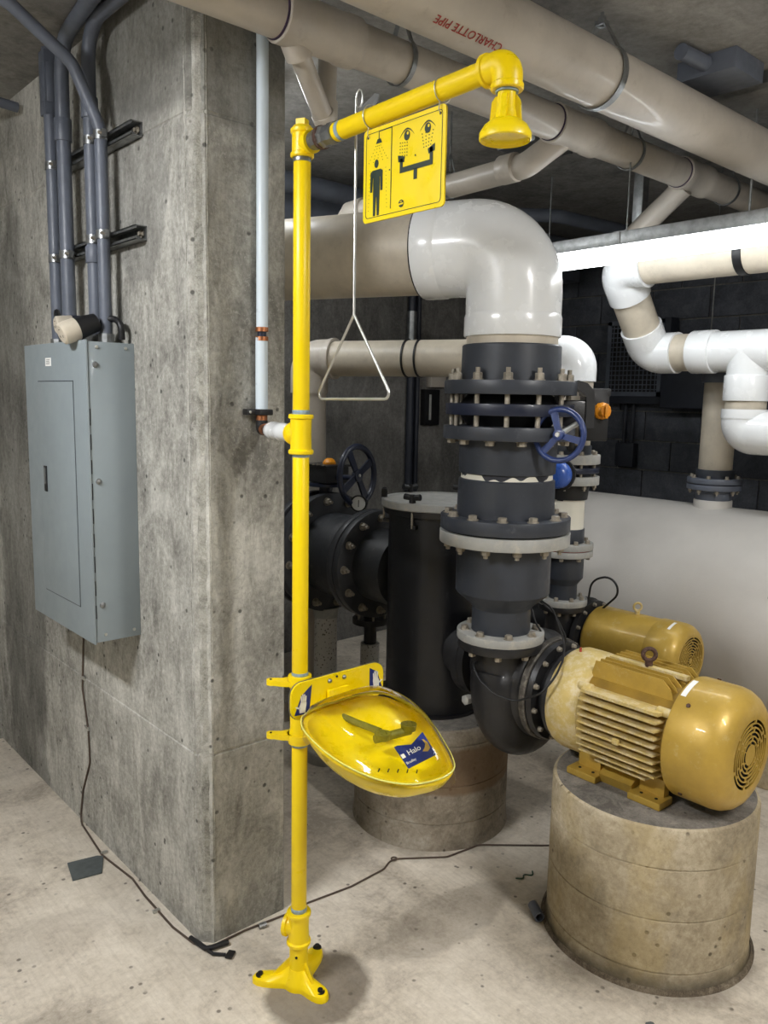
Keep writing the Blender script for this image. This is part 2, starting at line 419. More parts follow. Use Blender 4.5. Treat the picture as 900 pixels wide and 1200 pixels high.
# the concrete wall that ends beside the shower: plan outline with chamfered arrises, pushed up in lifts with a recessed joint
def plan(i):
    return [(XL+i, YE+.035), (XL+.032, YE+i), (XR-.01, YE+i), (XR-i, YE+.012), (XR-i, YB), (XL+i, YB)]
mb = MB(); lev = [(0, 0), (.597, 0), (.600, .003), (.606, .003), (.609, 0), (2.385, 0), (2.388, .0025), (2.393, .0025), (2.396, 0), (ZC, 0)]
vs = []; fs = []
for k, (z, i) in enumerate(lev):
    vs += [(x, y, z) for x, y in plan(i)]
for k in range(len(lev)-1):
    for j in range(6): fs.append((k*6+j, k*6+(j+1) % 6, k*6+6+(j+1) % 6, k*6+6+j))
struct('wall_left', mb.add(vs, fs), 'wall', 20)
struct('wall_back', MB().box(((XE+XR)/2, YB+.1, ZC/2), (XE-XR, .2, ZC)), 'wall_dark')
struct('wall_passage', MB().box(((XL-2)/2, YB+.1, ZC/2), (XL+2, .2, ZC)), 'wall')
struct('wall_far', MB().box((-2.05, .75, ZC/2), (.1, 6.8, ZC)), 'wall')
struct('wall_rear', MB().box(((XE-2)/2, -2.6, ZC/2), (XE+2, .1, ZC)), 'wall')
wr = struct('wall_right', MB().box((XE+.1, .75, ZC/2), (.17, 6.4, ZC)), 'wall_dark')
bl = mesh_of(MB().box((0, 0, 0), (.02, .39, .19), bev=.004), 'block', 'block')
for r in range(14):
    for c in range(11):
        y = 3.95-.2-c*.4+(.2 if r % 2 else 0)
        if y+.195 > 3.95: continue
        inst('block', bl, wr, Matrix.Translation((XE+.01, y, .1+r*.2)))
# raw chipped strip on the column corner
mb = MB()
vs = []; fs = []; n = 90
for k in range(n+1):
    z = .04+k*(ZC-.1)/n; w = .006*random.random()
    vs += [(XL-.0012, YE+.045+w+.004*random.random(), z), (XL+.013, YE+.0165-.0022*random.random(), z), (XL+.036+w*.5, YE-.0012, z)]
for k in range(n): fs += [(3*k, 3*k+1, 3*k+4, 3*k+3), (3*k+1, 3*k+2, 3*k+5, 3*k+4)]
tr = struct('trim_1', mb.add(vs, fs), 'chip')

# ================================================================== YELLOW EMERGENCY SHOWER
PX, PY = 1.219, 1.696
sh = thing('emergency_shower', 'bright yellow emergency shower and eyewash on a three-lobed foot before the concrete column', 'safety shower', (PX, PY, 0))
# foot: three lobes
mb = MB(); lob = [(-.078, .077), (.012, -.086), (.115, .066)]
ctr = V((PX, PY, 0)); top = []
angs = sorted((atan2(y, x), hypot(x, y)) for x, y in lob)
out = []
for i in range(72):
    a = -pi+2*pi*i/72; best = 0
    for (aa, rr) in angs:
        d = abs((a-aa+pi) % (2*pi)-pi); rr2 = rr+.026
        w = .026
        # distance to the rim of a rounded arm
        if d < 1.4:
            x = rr*cos(d); perp = rr*sin(d)
            if perp < w: t = x+math.sqrt(max(0, w*w-perp*perp))
            else: t = (w*1.05)/max(sin(d), .05)*(.9)
            best = max(best, t)
    out.append((a, max(.042, min(best, .145))))
for _ in range(2): out = [(out[i][0], (out[i-1][1]+2*out[i][1]+out[(i+1) % 72][1])/4) for i in range(72)]
rings = [(0, 1.), (.012, 1.), (.018, .96)]
vs = []; fs = []
for z, k in rings: vs += [ctr+V((cos(a)*r*k, sin(a)*r*k, z)) for a, r in out]
vs += [ctr+V((cos(a)*(.032+.25*(r-.032)), sin(a)*(.032+.25*(r-.032)), .03)) for a, r in out]
vs += [ctr+V((cos(a)*.027, sin(a)*.027, .055)) for a, r in out]
for k in range(4):
    for j in range(72): fs.append((k*72+j, k*72+(j+1) % 72, k*72+72+(j+1) % 72, k*72+72+j))
fs.append(tuple(range(71, -1, -1))); fs.append(tuple(4*72+j for j in range(72)))
mb.add(vs, fs)
for (x, y) in lob:   # stiffening web on each lobe
    d = V((x, y, 0)).normalized(); t = d.cross(V((0, 0, 1)))
    a = ctr+d*.018; e = ctr+d*(hypot(x, y)*.72)
    mb.prism([a-t*.004+V((0, 0, .02)), e-t*.004+V((0, 0, .018)), e-t*.004+V((0, 0, .021)), a-t*.004+V((0, 0, .088))], t*.008)
mb.cyl(ctr+V((0, 0, .03)), ctr+V((0, 0, .125)), .0265, .0255)
foot = mb.build('base_flange', 'yellow', sh, 40)
for (x, y) in lob:
    q = ctr+V((x, y, .017)); o = MB().cyl(q, q+V((0, 0, .004)), .013, n=16).cyl(q, q+V((0, 0, .011)), .0075, n=10).build('anchor_bolt', 'rubber', foot)
MB().sphere(ctr+V((-.02, -.0165, .098)), .004, 8).build('drain_hole', 'dark', foot)
def yring(z0, z1, r, mat='yellow', name='pipe', n=32): return MB().cyl((PX, PY, z0), (PX, PY, z1), r, n=n, bev=.001).build(name, mat, sh)
def tee(z0, z1, r, branch=None, name='pipe_tee'):
    mb = MB(); L = z1-z0
    mb.lathe((PX, PY, z0), (0, 0, 1), [(0, 0), (0, r+.004), (.003, r+.006), (.010, r+.006), (.013, r+.001), (L/2, r), (L-.013, r+.001), (L-.010, r+.006), (L-.003, r+.006), (L, r+.004), (L, 0)], 36)
    if branch:
        d, l = V(branch[0]).normalized(), branch[1]; zc = (z0+z1)/2
        mb.lathe((PX, PY, zc), d, [(0, r*.9), (l-.014, r*.95), (l-.011, r+.004), (l-.002, r+.004), (l, r+.002), (l, r*.55), (l-.02, 0)], 32)
    return mb.build(name, 'yellow', sh)
tee(.125, .225, .028, ((-.5, .87, 0), .042), 'lower_tee')
yring(.225, .238, .0222, 'yellow_chip', 'thread_tape')
yring(.236, .712, .0213, name='lower_pipe')
yring(.712, .724, .0225, 'yellow_chip', 'thread_tape')
# eyewash valve body between the two clamps
MB().lathe((PX, PY, .722), (0, 0, 1), [(0, 0), (0, .031), (.012, .033), (.02, .031), (.04, .026), (.15, .026), (.165, .031), (.178, .033), (.19, .031), (.19, 0)], 36).build('eyewash_inlet_body', 'yellow', sh)
for z in (.735, .885):
    mb = MB(); d = V((-.60, .80, 0)).normalized()*-1
    d = V((-.78, .62, 0)).normalized(); t = d.cross(V((0, 0, 1)))
    mb.lathe((PX, PY, z), (0, 0, 1), [(0, .024), (0, .034), (.014, .034), (.014, .024)], 30)
    a = V((PX, PY, z)); P = [(.015, -.022), (.045, -.02), (.068, -.012), (.078, -.012), (.088, -.006), (.09, .004), (.084, .012), (.07, .013), (.05, .012), (.03, .022), (.012, .024)]
    mb.prism([a+d*x+t*y for x, y in P], (0, 0, .014))
    cl = mb.build('clamp_lug', 'yellow', sh)
    q = a+d*.078; MB().cyl(q+V((0, 0, .013)), q+V((0, 0, .0155)), .0035, n=10).build('screw_hole', 'dark', cl)
yring(.912, .921, .0225, 'yellow_chip', 'thread_tape')
yring(.918, 1.50, .0213, name='middle_pipe')
yring(1.497, 1.507, .0225, 'yellow_chip', 'thread_tape')
tee(1.505, 1.607, .0265, ((.22, .975, 0), .052), 'supply_tee')
yring(1.605, 1.618, .0225, 'yellow_chip', 'thread_tape')
yring(1.616, 2.232, .0213, name='upper_pipe')
yring(2.222, 2.234, .0225, 'galv', 'thread_tape')
mb = MB(); z0 = 2.232
mb.lathe((PX, PY, z0), (0, 0, 1), [(0, 0), (0, .026), (.003, .029), (.010, .029), (.013, .0255), (.055, .0255), (.058, .029), (.066, .029), (.069, .0255), (.074, .022), (.074, 0)], 36)
mb.box((PX, PY, z0+.081), (.024, .024, .018), .5)
mb.lathe((PX, PY, 2.263), (0, -1, 0), [(0, .022), (.03, .023), (.032, .0275), (.042, .0275), (.044, .02), (.044, 0)], 32)
mb.build('top_tee', 'yellow', sh)
# union and ball valve on the arm
mb = MB().cyl((PX, PY-.04, 2.263), (PX, PY-.062, 2.263), .021)
mb.lathe((PX, PY-.058, 2.263), (0, -1, 0), [(0, 0), (0, .024), (.02, .026), (.035, .026), (.04, .022), (.06, .022), (.062, .026), (.078, .026), (.08, .02), (.08, 0)], 8)
vb = mb.build('ball_valve', 'galv', sh)
MB().lathe((PX, PY-.072, 2.263), (0, -1, 0), [(0, .0245), (.003, .027), (.012, .027), (.015, .0245)], 24).build('valve_ring', 'rust', vb)
mb = MB(); mb.cyl((PX, PY-.1, 2.263), (PX+.055, PY-.1, 2.275), .008)
mb.prism([(PX+.047, PY-.07, 2.262), (PX+.047, PY-.12, 2.262), (PX+.047, PY-.225, 2.318), (PX+.047, PY-.23, 2.335), (PX+.047, PY-.215, 2.34), (PX+.047, PY-.11, 2.30)], (.004, 0, 0))
mb.build('valve_lever', 'galv', sh)
mb = MB().cyl((PX, PY-.137, 2.263), (PX, 1.10, 2.270), .0213)
mb.build('shower_arm', 'yellow', sh)
MB().lathe((PX, PY-.15, 2.2632), (0, -1, .01), [(0, .0216), (.0, .0221), (.012, .0221), (.012, .0216)], 24).build('thread_tape', 'yellow_chip', sh)
MB().lathe((PX, 1.105, 2.270), (0, -1, 0), [(0, .0216), (0, .0225), (.006, .0225), (.006, .0216)], 24).build('thread_tape', 'galv', sh)
mb = MB()
path = fillet([(PX, 1.10, 2.270), (PX, 1.047, 2.270), (PX, 1.047, 2.225)], .03, 10)
mb.tube(path, [.0285]+[.0285]*(len(path)-2)+[.0285], 28)
mb.lathe((PX, 1.102, 2.270), (0, -1, 0), [(0, 0), (0, .0285), (.002, .031), (.01, .031), (.013, .028)], 28)
mb.lathe((PX, 1.047, 2.223), (0, 0, 1), [(0, 0), (0, .0295), (.002, .031), (.01, .031), (.013, .028)], 28)
mb.build('shower_elbow', 'yellow', sh)
MB().cyl((PX, 1.047, 2.219), (PX, 1.047, 2.225), .0215).build('thread_tape', 'yellow_chip', sh)
mb = MB()
mb.lathe((PX, 1.047, 2.134), (0, 0, 1), [(.008, 0), (.006, .044), (0, .047), (.002, .049), (.012, .049), (.026, .041), (.036, .028), (.038, .022), (.06, .018), (.085, .017), (.085, 0)], 40)
hd = mb.build('shower_head', 'yellow_plastic', sh)
mb = MB()
for k in range(4):
    a = k*pi/2+.5; d = V((cos(a), sin(a), 0)); t = d.cross(V((0, 0, 1))); q = V((PX, 1.047, 2.168))
    mb.prism([q+d*.015-t*.005, q+d*.03-t*.005, q+d*.027-t*.005+V((0, 0, .035)), q+d*.02-t*.005+V((0, 0, .045)), q+d*.015-t*.005+V((0, 0, .045))], t*.01)
mb.build('head_rib', 'yellow_plastic', hd)

# eyewash: back plate, bowl, clear cover, spray heads
plate = []
def rrect(x0, x1, z0, z1, r, seg=6):
    P = []
    for cx, cz, a0 in ((x1-r, z1-r, 0), (x0+r, z1-r, pi/2), (x0+r, z0+r, pi), (x1-r, z0+r, 1.5*pi)):
        P += [(cx+r*cos(a0+pi/2*k/seg), cz+r*sin(a0+pi/2*k/seg)) for k in range(seg+1)]
    return P
YP = 1.652
bp = MB().prism([(x, YP, z) for x, z in rrect(1.160, 1.480, .806, .908, .034)], (0, .006, 0)).build('back_plate', 'yellow_plastic', sh)
MB().prism([(x, YP+.0058, z) for x, z in rrect(1.1585, 1.4815, .8045, .9095, .035)], (0, .003, 0)).build('plate_backing', 'galv', bp)
for x in (1.285, 1.335): MB().sphere((x, YP-.002, .893), .0065, 12).build('rivet', 'galv', bp)
MB().sphere((1.31, YP-.001, .9), .0035, 8).build('rivet', 'dark', bp)
def hand(cx, cz, flip, parent):
    s = flip
    bl = [(-.026*s, -.030), (.022*s, -.034), (.030*s, .044), (-.004*s, .020)] if s > 0 else [(.026, -.036), (-.024, -.018), (-.024, .036), (.004, .020)]
    MB().prism([(cx+x, YP-.0008, cz+z) for x, z in bl], (0, .0006, 0)).build('hand_badge', 'label_blue', parent)
    mb = MB(); y = YP-.0016
    mb.prism([(cx+x*s, y, cz+z) for x, z in ((-.010, -.026), (.008, -.028), (.012, -.004), (.011, .004), (-.006, .004), (-.012, -.010))], (0, .0006, 0))
    for i, (x, L, t) in enumerate(((-.0035, .017, .10), (.001, .021, .03), (.0052, .020, -.04), (.0092, .015, -.10))):
        a = V((cx+x*s, y, cz+.002)); d = V((-sin(t)*s, 0, cos(t))); w = V((d.z, 0, -d.x))*.0019
        mb.prism([a-w, a+w, a+w*.9+d*L, a+d*(L+.0015), a-w*.9+d*L], (0, .0006, 0))
    a = V((cx-.008*s, y, cz-.014)); d = V((-.75*s, 0, .35)).normalized(); w = V((d.z, 0, -d.x))*.0024
    mb.prism([a-w, a+w, a+w*.8+d*.015, a+d*.017, a-w*.8+d*.015], (0, .0006, 0))
    mb.build('hand_symbol', 'white', parent)
hand(1.196, .852, 1, bp); hand(1.452, .862, -1, bp)
# outline of the bowl rim (plan), clockwise from the left rear; rim tips down towards the front
BO = [(1.195, 1.628), (1.150, 1.585), (1.130, 1.52), (1.122, 1.44), (1.128, 1.37), (1.150, 1.30), (1.195, 1.247), (1.250, 1.226), (1.30, 1.224), (1.340, 1.240),
      (1.375, 1.285), (1.408, 1.345), (1.440, 1.41), (1.462, 1.49), (1.462, 1.56), (1.445, 1.61), (1.405, 1.635), (1.30, 1.64)]
def smooth_loop(P, k=5):
    out = []; n = len(P)
    for i in range(n):
        a, b_, c, d = (V((*P[(i+j) % n], 0)) for j in (-1, 0, 1, 2))
        for t in range(k):
            t /= k
            out.append(.5*((2*b_)+(c-a)*t+(2*a-5*b_+4*c-d)*t*t+(-a+3*b_-3*c+d)*t**3))
    return out
OL = smooth_loop(BO, 4); NB = len(OL); BC = V((1.30, 1.45, 0))
rimz = lambda q: .822-.12*(1.64-q.y)
def shell(mb, levels):
    """levels: (scale, dz, centre shift)"""
    vs = []; fs = []
    for k, dz, sh_ in levels:
        for q in OL:
            w = BC+V(sh_)+(q-BC)*k; vs.append(V((w.x, w.y, rimz(w)+dz)))
    for l in range(len(levels)-1):
        for j in range(NB): fs.append((l*NB+j, l*NB+(j+1) % NB, (l+1)*NB+(j+1) % NB, (l+1)*NB+j))
    vs.append(sum((vs[(len(levels)-1)*NB+j] for j in range(NB)), V((0, 0, 0)))/NB)
    for j in range(NB): fs.append(((len(levels)-1)*NB+j, (len(levels)-1)*NB+(j+1) % NB, len(vs)-1))
    return mb.add(vs, fs)
z3 = (0, 0, 0)
mb = MB(); shell(mb, [(.94, .002, z3), (1., .004, z3), (1.012, 0, z3), (1., -.006, z3), (.93, -.03, z3), (.82, -.055, (0, .01, 0)), (.62, -.075, (0, .02, 0)), (.3, -.085, (0, .03, 0))])
shell(mb, [(.94, .002, z3), (.90, -.004, z3), (.78, -.018, z3), (.55, -.032, (0, .01, 0)), (.25, -.038, (0, .01, 0))])
bowl = mb.build('eyewash_bowl', 'yellow_plastic', sh, 60)
mb = MB(); shell(mb, [(1.028, -.020, (0, -.004, 0)), (1.024, .0, z3), (1.018, .012, z3), (1.0, .016, z3), (.97, .022, z3), (.90, .040, (0, .005, 0)), (.78, .052, (0, .01, 0)), (.55, .060, (0, .015, 0)), (.25, .063, (0, .015, 0))])
cover = mb.build('dust_cover', 'clear', sh, 60)
cover['label'] = 'clear plastic dust cover with rounded edges'
mb = MB().tube([V((BC.x+(q.x-BC.x)*1.02, BC.y+(q.y-BC.y)*1.02, rimz(q)+.010)) for q in OL], .0022, 8, closed=True); mb.build('cover_rim', 'rim_plastic', cover)
# spray heads
mb = MB(); o = V((1.32, 1.43, rimz(V((1.3, 1.43, 0)))+.006))
mb.tube([(1.30, 1.62, .80), (1.305, 1.55, .80), (1.31, 1.47, o.z)], .009, 12)
mb.tube([o+V((-.052, .012, 0)), o+V((.052, -.006, .002))], .011, 12)
for sx in (-1, 1):
    q = o+V((.045*sx, -.008, .006)); mb.cyl(q, q+V((0, 0, .016)), .019, .021, n=18)
    for k in range(5): mb.cyl(q+V((cos(k*1.26)*.011, sin(k*1.26)*.011, .016)), q+V((cos(k*1.26)*.011, sin(k*1.26)*.011, .018)), .002, n=6)
mb.build('spray_heads', 'spray_head', sh)
mb = MB()
for k in range(5): 
    q = V((1.17+.020*k, 1.318-.014*k, 0)); w = BC+(q-BC)*.93; mb.tube([V((w.x, w.y, rimz(w)+.003)), V((w.x+.022, w.y+.020, rimz(w)-.004))], .0016, 6)
mb.build('drain_slot', 'dark', bowl)
# hinge at the back plate
MB().cyl((1.27, YP-.012, .845), (1.35, YP-.012, .845), .007, n=12).box((1.31, YP-.008, .855), (.07, .010, .03)).build('cover_hinge', 'yellow_plastic', bp)
# front label
lb = V((1.358, 1.315, 0)); n_ = V((.05, -.62, .78)).normalized()
rt = V((.80, .60, 0)); rt = (rt-n_*rt.dot(n_)).normalized(); up = n_.cross(rt)
n_ = V((-.30, -.50, .80)).normalized()
lc = V((1.272, 1.300, .822))
rt = V((1, -.05, 0)); rt = (rt-n_*rt.dot(n_)).normalized(); up = n_.cross(rt)
L2 = lambda a, b, c=0.: lc+rt*a+up*b+n_*c
lab = MB().prism([L2(a, b) for a, b in ((-.040, -.032), (.040, -.032), (.043, .034), (.034, .031), (.0, .018), (-.032, .031), (-.041, .031))], n_*.0008).build('label_plate', 'label_blue', bowl)
text('Halo', .019, 'white', bowl, L2(-.003, .002, .0014), rt, up)
text('Bradley', .009, 'white', bowl, L2(-.024, -.019, .0014), rt, up)
MB().box(L2(-.034, .001, .001), (.009, .011, .001), axes=(rt, up, n_)).build('label_square', 'white', bowl)
mb = MB(); mb.prism([L2(a, b, .0011) for a, b in ((.014, -.010), (.026, -.016), (.036, -.010), (.038, .004), (.034, .016), (.030, .018), (.031, .004), (.024, -.004))], n_*.0005)
mb.build('label_picture', 'gold', bowl)

# ------------------------------------------------------------------ supply riser on the column
rs = thing('water_riser', 'pale blue plastic water riser with copper crimp rings on the column face', 'pipe', (1.28, 1.972, 1.56))
MB().cyl((1.279, 1.972, 1.60), (1.279, 1.972, 1.815), .0175).build('lower_riser_pipe', 'pex', rs)
MB().cyl((1.281, 1.972, 1.835), (1.284, 1.972, 2.54), .0165).cyl((1.284, 1.972, 2.54), (1.284, 1.972, ZC), .0165).build('upper_riser_pipe', 'pex', rs)
MB().cyl((1.28, 1.972, 1.80), (1.28, 1.972, 1.85), .0125).build('coupling', 'blue_dark', rs)
for z in (1.806, 1.832): MB().cyl((1.28, 1.972, z), (1.28, 1.972, z+.012), .0185, n=24).build('crimp_ring', 'copper', rs)
MB().box((1.262, 1.985, 1.606), (.062, .026, .017), bev=.003).box((1.279, 1.965, 1.606), (.044, .04, .017), bev=.004).build('pipe_bracket', 'rubber', rs)
MB().sphere((1.241, 1.971, 1.606), .004, 8).build('bracket_screw', 'steel', rs)
MB().cyl((1.279, 1.972, 1.582), (1.279, 1.972, 1.597), .0165).build('crimp_ring', 'copper', rs)
pth = fillet([(1.279, 1.972, 1.583), (1.279, 1.972, 1.558), (1.277, 1.958, 1.557)], .014, 6)
MB().tube(pth, .0175, 16).build('elbow', 'rubber', rs)
a = V((1.277, 1.958, 1.557)); d = (V((1.235, PY+.06, 1.556))-a).normalized()
MB().cyl(a, a+d*.012, .0165).cyl(a+d*.015, a+d*.024, .0175).build('copper_adapter', 'copper', rs)
MB().cyl(a+d*.024, a+d*.042, .018, n=6).build('hex_adapter', 'rust', rs)
L = (V((PX, PY, 1.556))-a).length-.06
MB().lathe(a+d*.04, d, [(0, 0), (0, .015), (.012, .023), (.035, .0255), (.07, .022), (.078, .025), (.11, .0245), (L-.04, .0225), (L-.04, 0)], 24).build('insulated_nipple', 'white_pvc', rs)

# ------------------------------------------------------------------ pull rod with triangular handle
pl = thing('pull_handle', 'thin steel pull rod with a triangular hand ring hanging from the shower valve lever', 'handle', (PX+.05, 1.547, 1.64))
XT = PX+.049
MB().tube([(XT, 1.549, 2.345), (XT, 1.547, 1.848)], .0032, 10).tube([(XT, 1.538+.012*sin(t*.698), 2.343+.020*cos(t*.698)) for t in range(9)], .0022, 8, closed=True).build('pull_rod', 'steel', pl)
mb = MB(); MB2 = fillet([(XT, 1.547, 1.851), (XT, 1.700, 1.646), (XT, 1.402, 1.650), (XT, 1.547, 1.851)], .014, 5)
mb.tube(MB2, .0035, 10); mb.build('hand_triangle', 'steel', pl)

# ------------------------------------------------------------------ sign
XS = PX-.002
sg = thing('safety_sign', 'square yellow sign with shower and eyewash pictograms hanging from the shower arm', 'sign', (XS, 1.328, 2.14))
Y0, Y1, Z1_, Z0_ = 1.455, 1.200, 2.239, 2.041
def sp_(u, v, off=0.): return V((XS-.002-off, Y0+(Y1-Y0)*u, Z1_+(Z0_-Z1_)*v))
def rr2(u0, u1, v0, v1, r, off, seg=5):
    P = []; ru = r/(Y0-Y1); rv = r/(Z1_-Z0_)
    for cu, cv, a0 in ((u1-ru, v0+rv, 0), (u0+ru, v0+rv, pi/2), (u0+ru, v1-rv, pi), (u1-ru, v1-rv, 1.5*pi)):
        P += [sp_(cu+ru*cos(a0+pi/2*k/seg), cv-rv*sin(a0+pi/2*k/seg), off) for k in range(seg+1)]
    return P
MB().prism(rr2(0, 1, 0, 1, .010, 0), (.004, 0, 0)).build('sign_board', 'sign_yellow', sg)
mb = MB(); A = rr2(.035, .965, .045, .955, .008, .0006); B = rr2(.041, .959, .052, .948, .0075, .0006); n = len(A)
mb.add(A+B, [(i, (i+1) % n, n+(i+1) % n, n+i) for i in range(n)]); mb.build('border_line', 'sign_black', sg)
mb = MB()
def ell(u, v, a, b, off=.0009, n=20, t0=0, t1=2*pi): return [sp_(u+a*cos(t0+(t1-t0)*i/n), v+b*sin(t0+(t1-t0)*i/n), off) for i in range(n if t1-t0 > 6.2 else n+1)]
ext = (-.0004, 0, 0)
def poly(mb, pts, off=.0006): mb.prism([sp_(u, v, off) for u, v in pts], ext)
# person
mb.prism(ell(.175, .385, .026, .045, .0006), ext)
PW = lambda L: [(.178+(u-.175)*1.32, v) for u, v in L]
poly(mb, PW([(.115, .47), (.135, .45), (.215, .45), (.235, .47), (.235, .68), (.215, .68), (.212, .53), (.207, .53), (.207, .72), (.204, .94), (.182, .94), (.177, .74), (.172, .74), (.166, .94), (.144, .94), (.143, .72), (.143, .53), (.138, .53), (.133, .68), (.113, .68)]))
mb.build('person_pictogram', 'sign_black', sg)
mb = MB()   # pipe and shower rose
poly(mb, [(.37, .045), (.362, .045), (.362, .90), (.370, .90)]); poly(mb, [(.20, .045), (.37, .045), (.37, .057), (.20, .057)]); poly(mb, [(.20, .045), (.208, .045), (.208, .13), (.20, .13)])
poly(mb, [(.185, .13), (.223, .13), (.243, .175), (.165, .175)])
mb.build('shower_pictogram', 'sign_black', sg)
mb = MB()   # eyewash tee
poly(mb, [(.475, .56), (.475, .41), (.510, .41), (.510, .505), (.83, .505), (.83, .385), (.865, .385), (.865, .56)])
poly(mb, [(.645, .55), (.685, .55), (.685, .66), (.645, .66)])
poly(mb, [(.45, .37), (.535, .40), (.525, .455), (.455, .44)]); poly(mb, [(.805, .395), (.885, .355), (.885, .425), (.815, .445)])
mb.build('eyewash_pictogram', 'sign_black', sg)
for u, v, s in ((.555, .16, 1), (.80, .155, 1)):
    mb = MB(); N = 14; P = []
    up_ = [(u-.09+.18*i/N, v+.04-.085*sin(pi*i/N)) for i in range(N+1)]; lo_ = [(u-.09+.18*i/N, v+.04-.068*sin(pi*i/N)) for i in range(N, -1, -1)]
    for i in range(N): poly(mb, [up_[i], up_[i+1], lo_[N-i-1], lo_[N-i]])
    mb.prism(ell(u, v+.03, .035, .052, .0006), ext); e = mb.build('eye_pictogram', 'sign_black', sg)
    MB().prism(ell(u+.012, v+.012, .011, .016, .0012), ext).build('eye_glint', 'sign_yellow', e)
mb = MB()
def dot(u, v, a=.0045): mb.prism(ell(u, v, a, a*1.3, .0006, 6), ext)
for r in range(17):
    for c in range(4 if r < 3 else 5 if r < 6 else 2):
        w = .03+.018*min(r, 5)
        if r < 6: dot(.195-w+2*w*c/(3 if r < 3 else 4), .20+.032*r, .0036)
        else:
            for q in (0,): dot(.195+(-1 if c == 0 else 1)*(.09+.002*r), .20+.042*r, .0032)
for r in range(5):
    for c in range(4):
        dot(.475+.028*c+.0*r, .25+.033*r+.004*c, .005); dot(.76+.026*c+.008*(4-r)*(c-1.5)*.5, .23+.034*r-.003*c, .005)
dot(.66, .42, .008); dot(.345, .49, .007)
mb.build('spray_dots', 'sign_black', sg)
mb = MB(); mb.prism(ell(.50, .875, .032, .040, .0006, 24), ext); lg = mb.build('round_logo', 'sign_black', sg)
mb = MB(); poly(mb, [(.472, .872), (.528, .868), (.528, .886), (.472, .890)], .0012); poly(mb, [(.488, .852), (.512, .850), (.512, .857), (.488, .859)], .0012); mb.build('logo_stripe', 'sign_yellow', lg)
mb = MB()
for u in (.06, .94): mb.prism(ell(u, .085, .011, .014, .0007, 12), ext)
mb.build('hanging_hole', 'dark', sg)
for y in (1.436, 1.215):
    zz = 2.265; mb = MB()
    mb.tube([(PX+cos(t)*.0245, y, zz+.002+sin(t)*.0245) for t in [i*2*pi/24 for i in range(24)]], .0013, 8, closed=True)
    mb.tube([(XS-.006, y, 2.243+.001), (XS-.009, y-.001, 2.228), (XS-.003, y, 2.221), (XS+.004, y+.006, 2.227), (XS+.006, y+.008, 2.244)], .0012, 8)
    mb.build('hanging_ring', 'steel', sg)

# ================================================================== ELECTRICAL PANEL AND CONDUITS ON THE LEFT WALL
XF = .942; bx0, bx1, bz0, bz1 = 2.391, 2.925, .882, 1.803
pn = thing('electrical_panel', 'grey steel electrical panel box with narrow flush door on the concrete wall', 'electrical panel', (1.09, 2.66, 1.34))
MB().box(((XF+.004+XL)/2, (bx0+bx1)/2, (bz0+bz1)/2), (XL-XF-.004, bx1-bx0, bz1-bz0), bev=.002).build('enclosure', 'panel', pn)
fc = MB().box((XF-.001, (bx0+bx1)/2, (bz0+bz1)/2), (.006, bx1-bx0+.006, bz1-bz0+.008), bev=.001).build('front_cover', 'panel', pn)
dy0, dy1, dz0, dz1 = 2.495, 2.80, .98, 1.685
MB().box((XF-.0043, (dy0+dy1)/2, (dz0+dz1)/2), (.0014, dy1-dy0+.006, dz1-dz0+.006)).build('door_gap', 'panel_edge', pn)
dr = MB().box((XF-.0052, (dy0+dy1)/2, (dz0+dz1)/2), (.0030, dy1-dy0, dz1-dz0), bev=.0008).build('panel_door', 'panel', pn)
mb = MB().box((XF-.008, 2.755, 1.365), (.004, .024, .085), bev=.001); lt = mb.build('latch', 'rubber', dr)
MB().box((XF-.011, 2.752, 1.375), (.004, .009, .055), bev=.001).build('latch_lever', 'galv', lt)
lbp = MB().box((XF-.0048, 2.70, 1.748), (.001, .05, .026)).build('small_label', 'white', pn)
mb = MB()
for k in range(4): mb.box((XF-.0055, 2.70+.002*(k % 2), 1.755-.0045*k), (.0006, .032-.004*(k % 2), .0014))
mb.build('label_print', 'rubber', lbp)
for k in range(9):
    z = 1.60-k*.075; MB().box((XF+.0045, bx0-.0006, z-.02), (.0022, .002, .05-.004*(k % 3))).build('seam_slot', 'dark', pn)
for (x, z) in ((XF+.025, 1.735), (XF+.025, 1.385), (XF+.025, 1.0)):
    MB().lathe((x, bx0-.0005, z), (0, -1, 0), [(0, .0095), (.003, .0085), (.0055, .004), (.006, 0)], 16).build('knockout_button', 'galv', pn)
for (x, z) in ((XF+.03, 1.787), (XF+.12, 1.787), (XF+.032, .905), (XF+.125, .905)):
    MB().lathe((x, bx0-.0005, z), (0, -1, 0), [(0, .0055), (.003, .0045), (.004, 0)], 10).build('screw', 'steel', pn)

# strut channels
def strut(z, y0, y1, label):
    t = thing('strut_channel', label, 'bracket', (XL, (y0+y1)/2, z), 'strut channels behind the conduits')
    mb = MB(); d = .035; w = .041; k = .003; yc = (y0+y1)/2; L = y1-y0
    mb.box((XL-.0015, yc, z), (k, L, w)); mb.box((XL-d/2, yc, z+w/2-k/2), (d, L, k)); mb.box((XL-d/2, yc, z-w/2+k/2), (d, L, k))
    mb.box((XL-d+k/2, yc, z+w/2-.005), (k, L, .010)); mb.box((XL-d+k/2, yc, z-w/2+.005), (k, L, .010))
    mb.build('channel', 'galv', t)
    MB().lathe((XL-.006, y0+.02, z), (-1, 0, 0), [(0, .012), (.004, .012), (.004, .007), (.012, .007), (.012, 0)], 6).build('bolt', 'bolt', t)
    return t
sA = strut(2.405, 2.300, 2.93, 'upper galvanised strut channel holding the conduits to the wall')
sB = strut(2.115, 2.285, 2.93, 'lower galvanised strut channel holding the conduits to the wall')

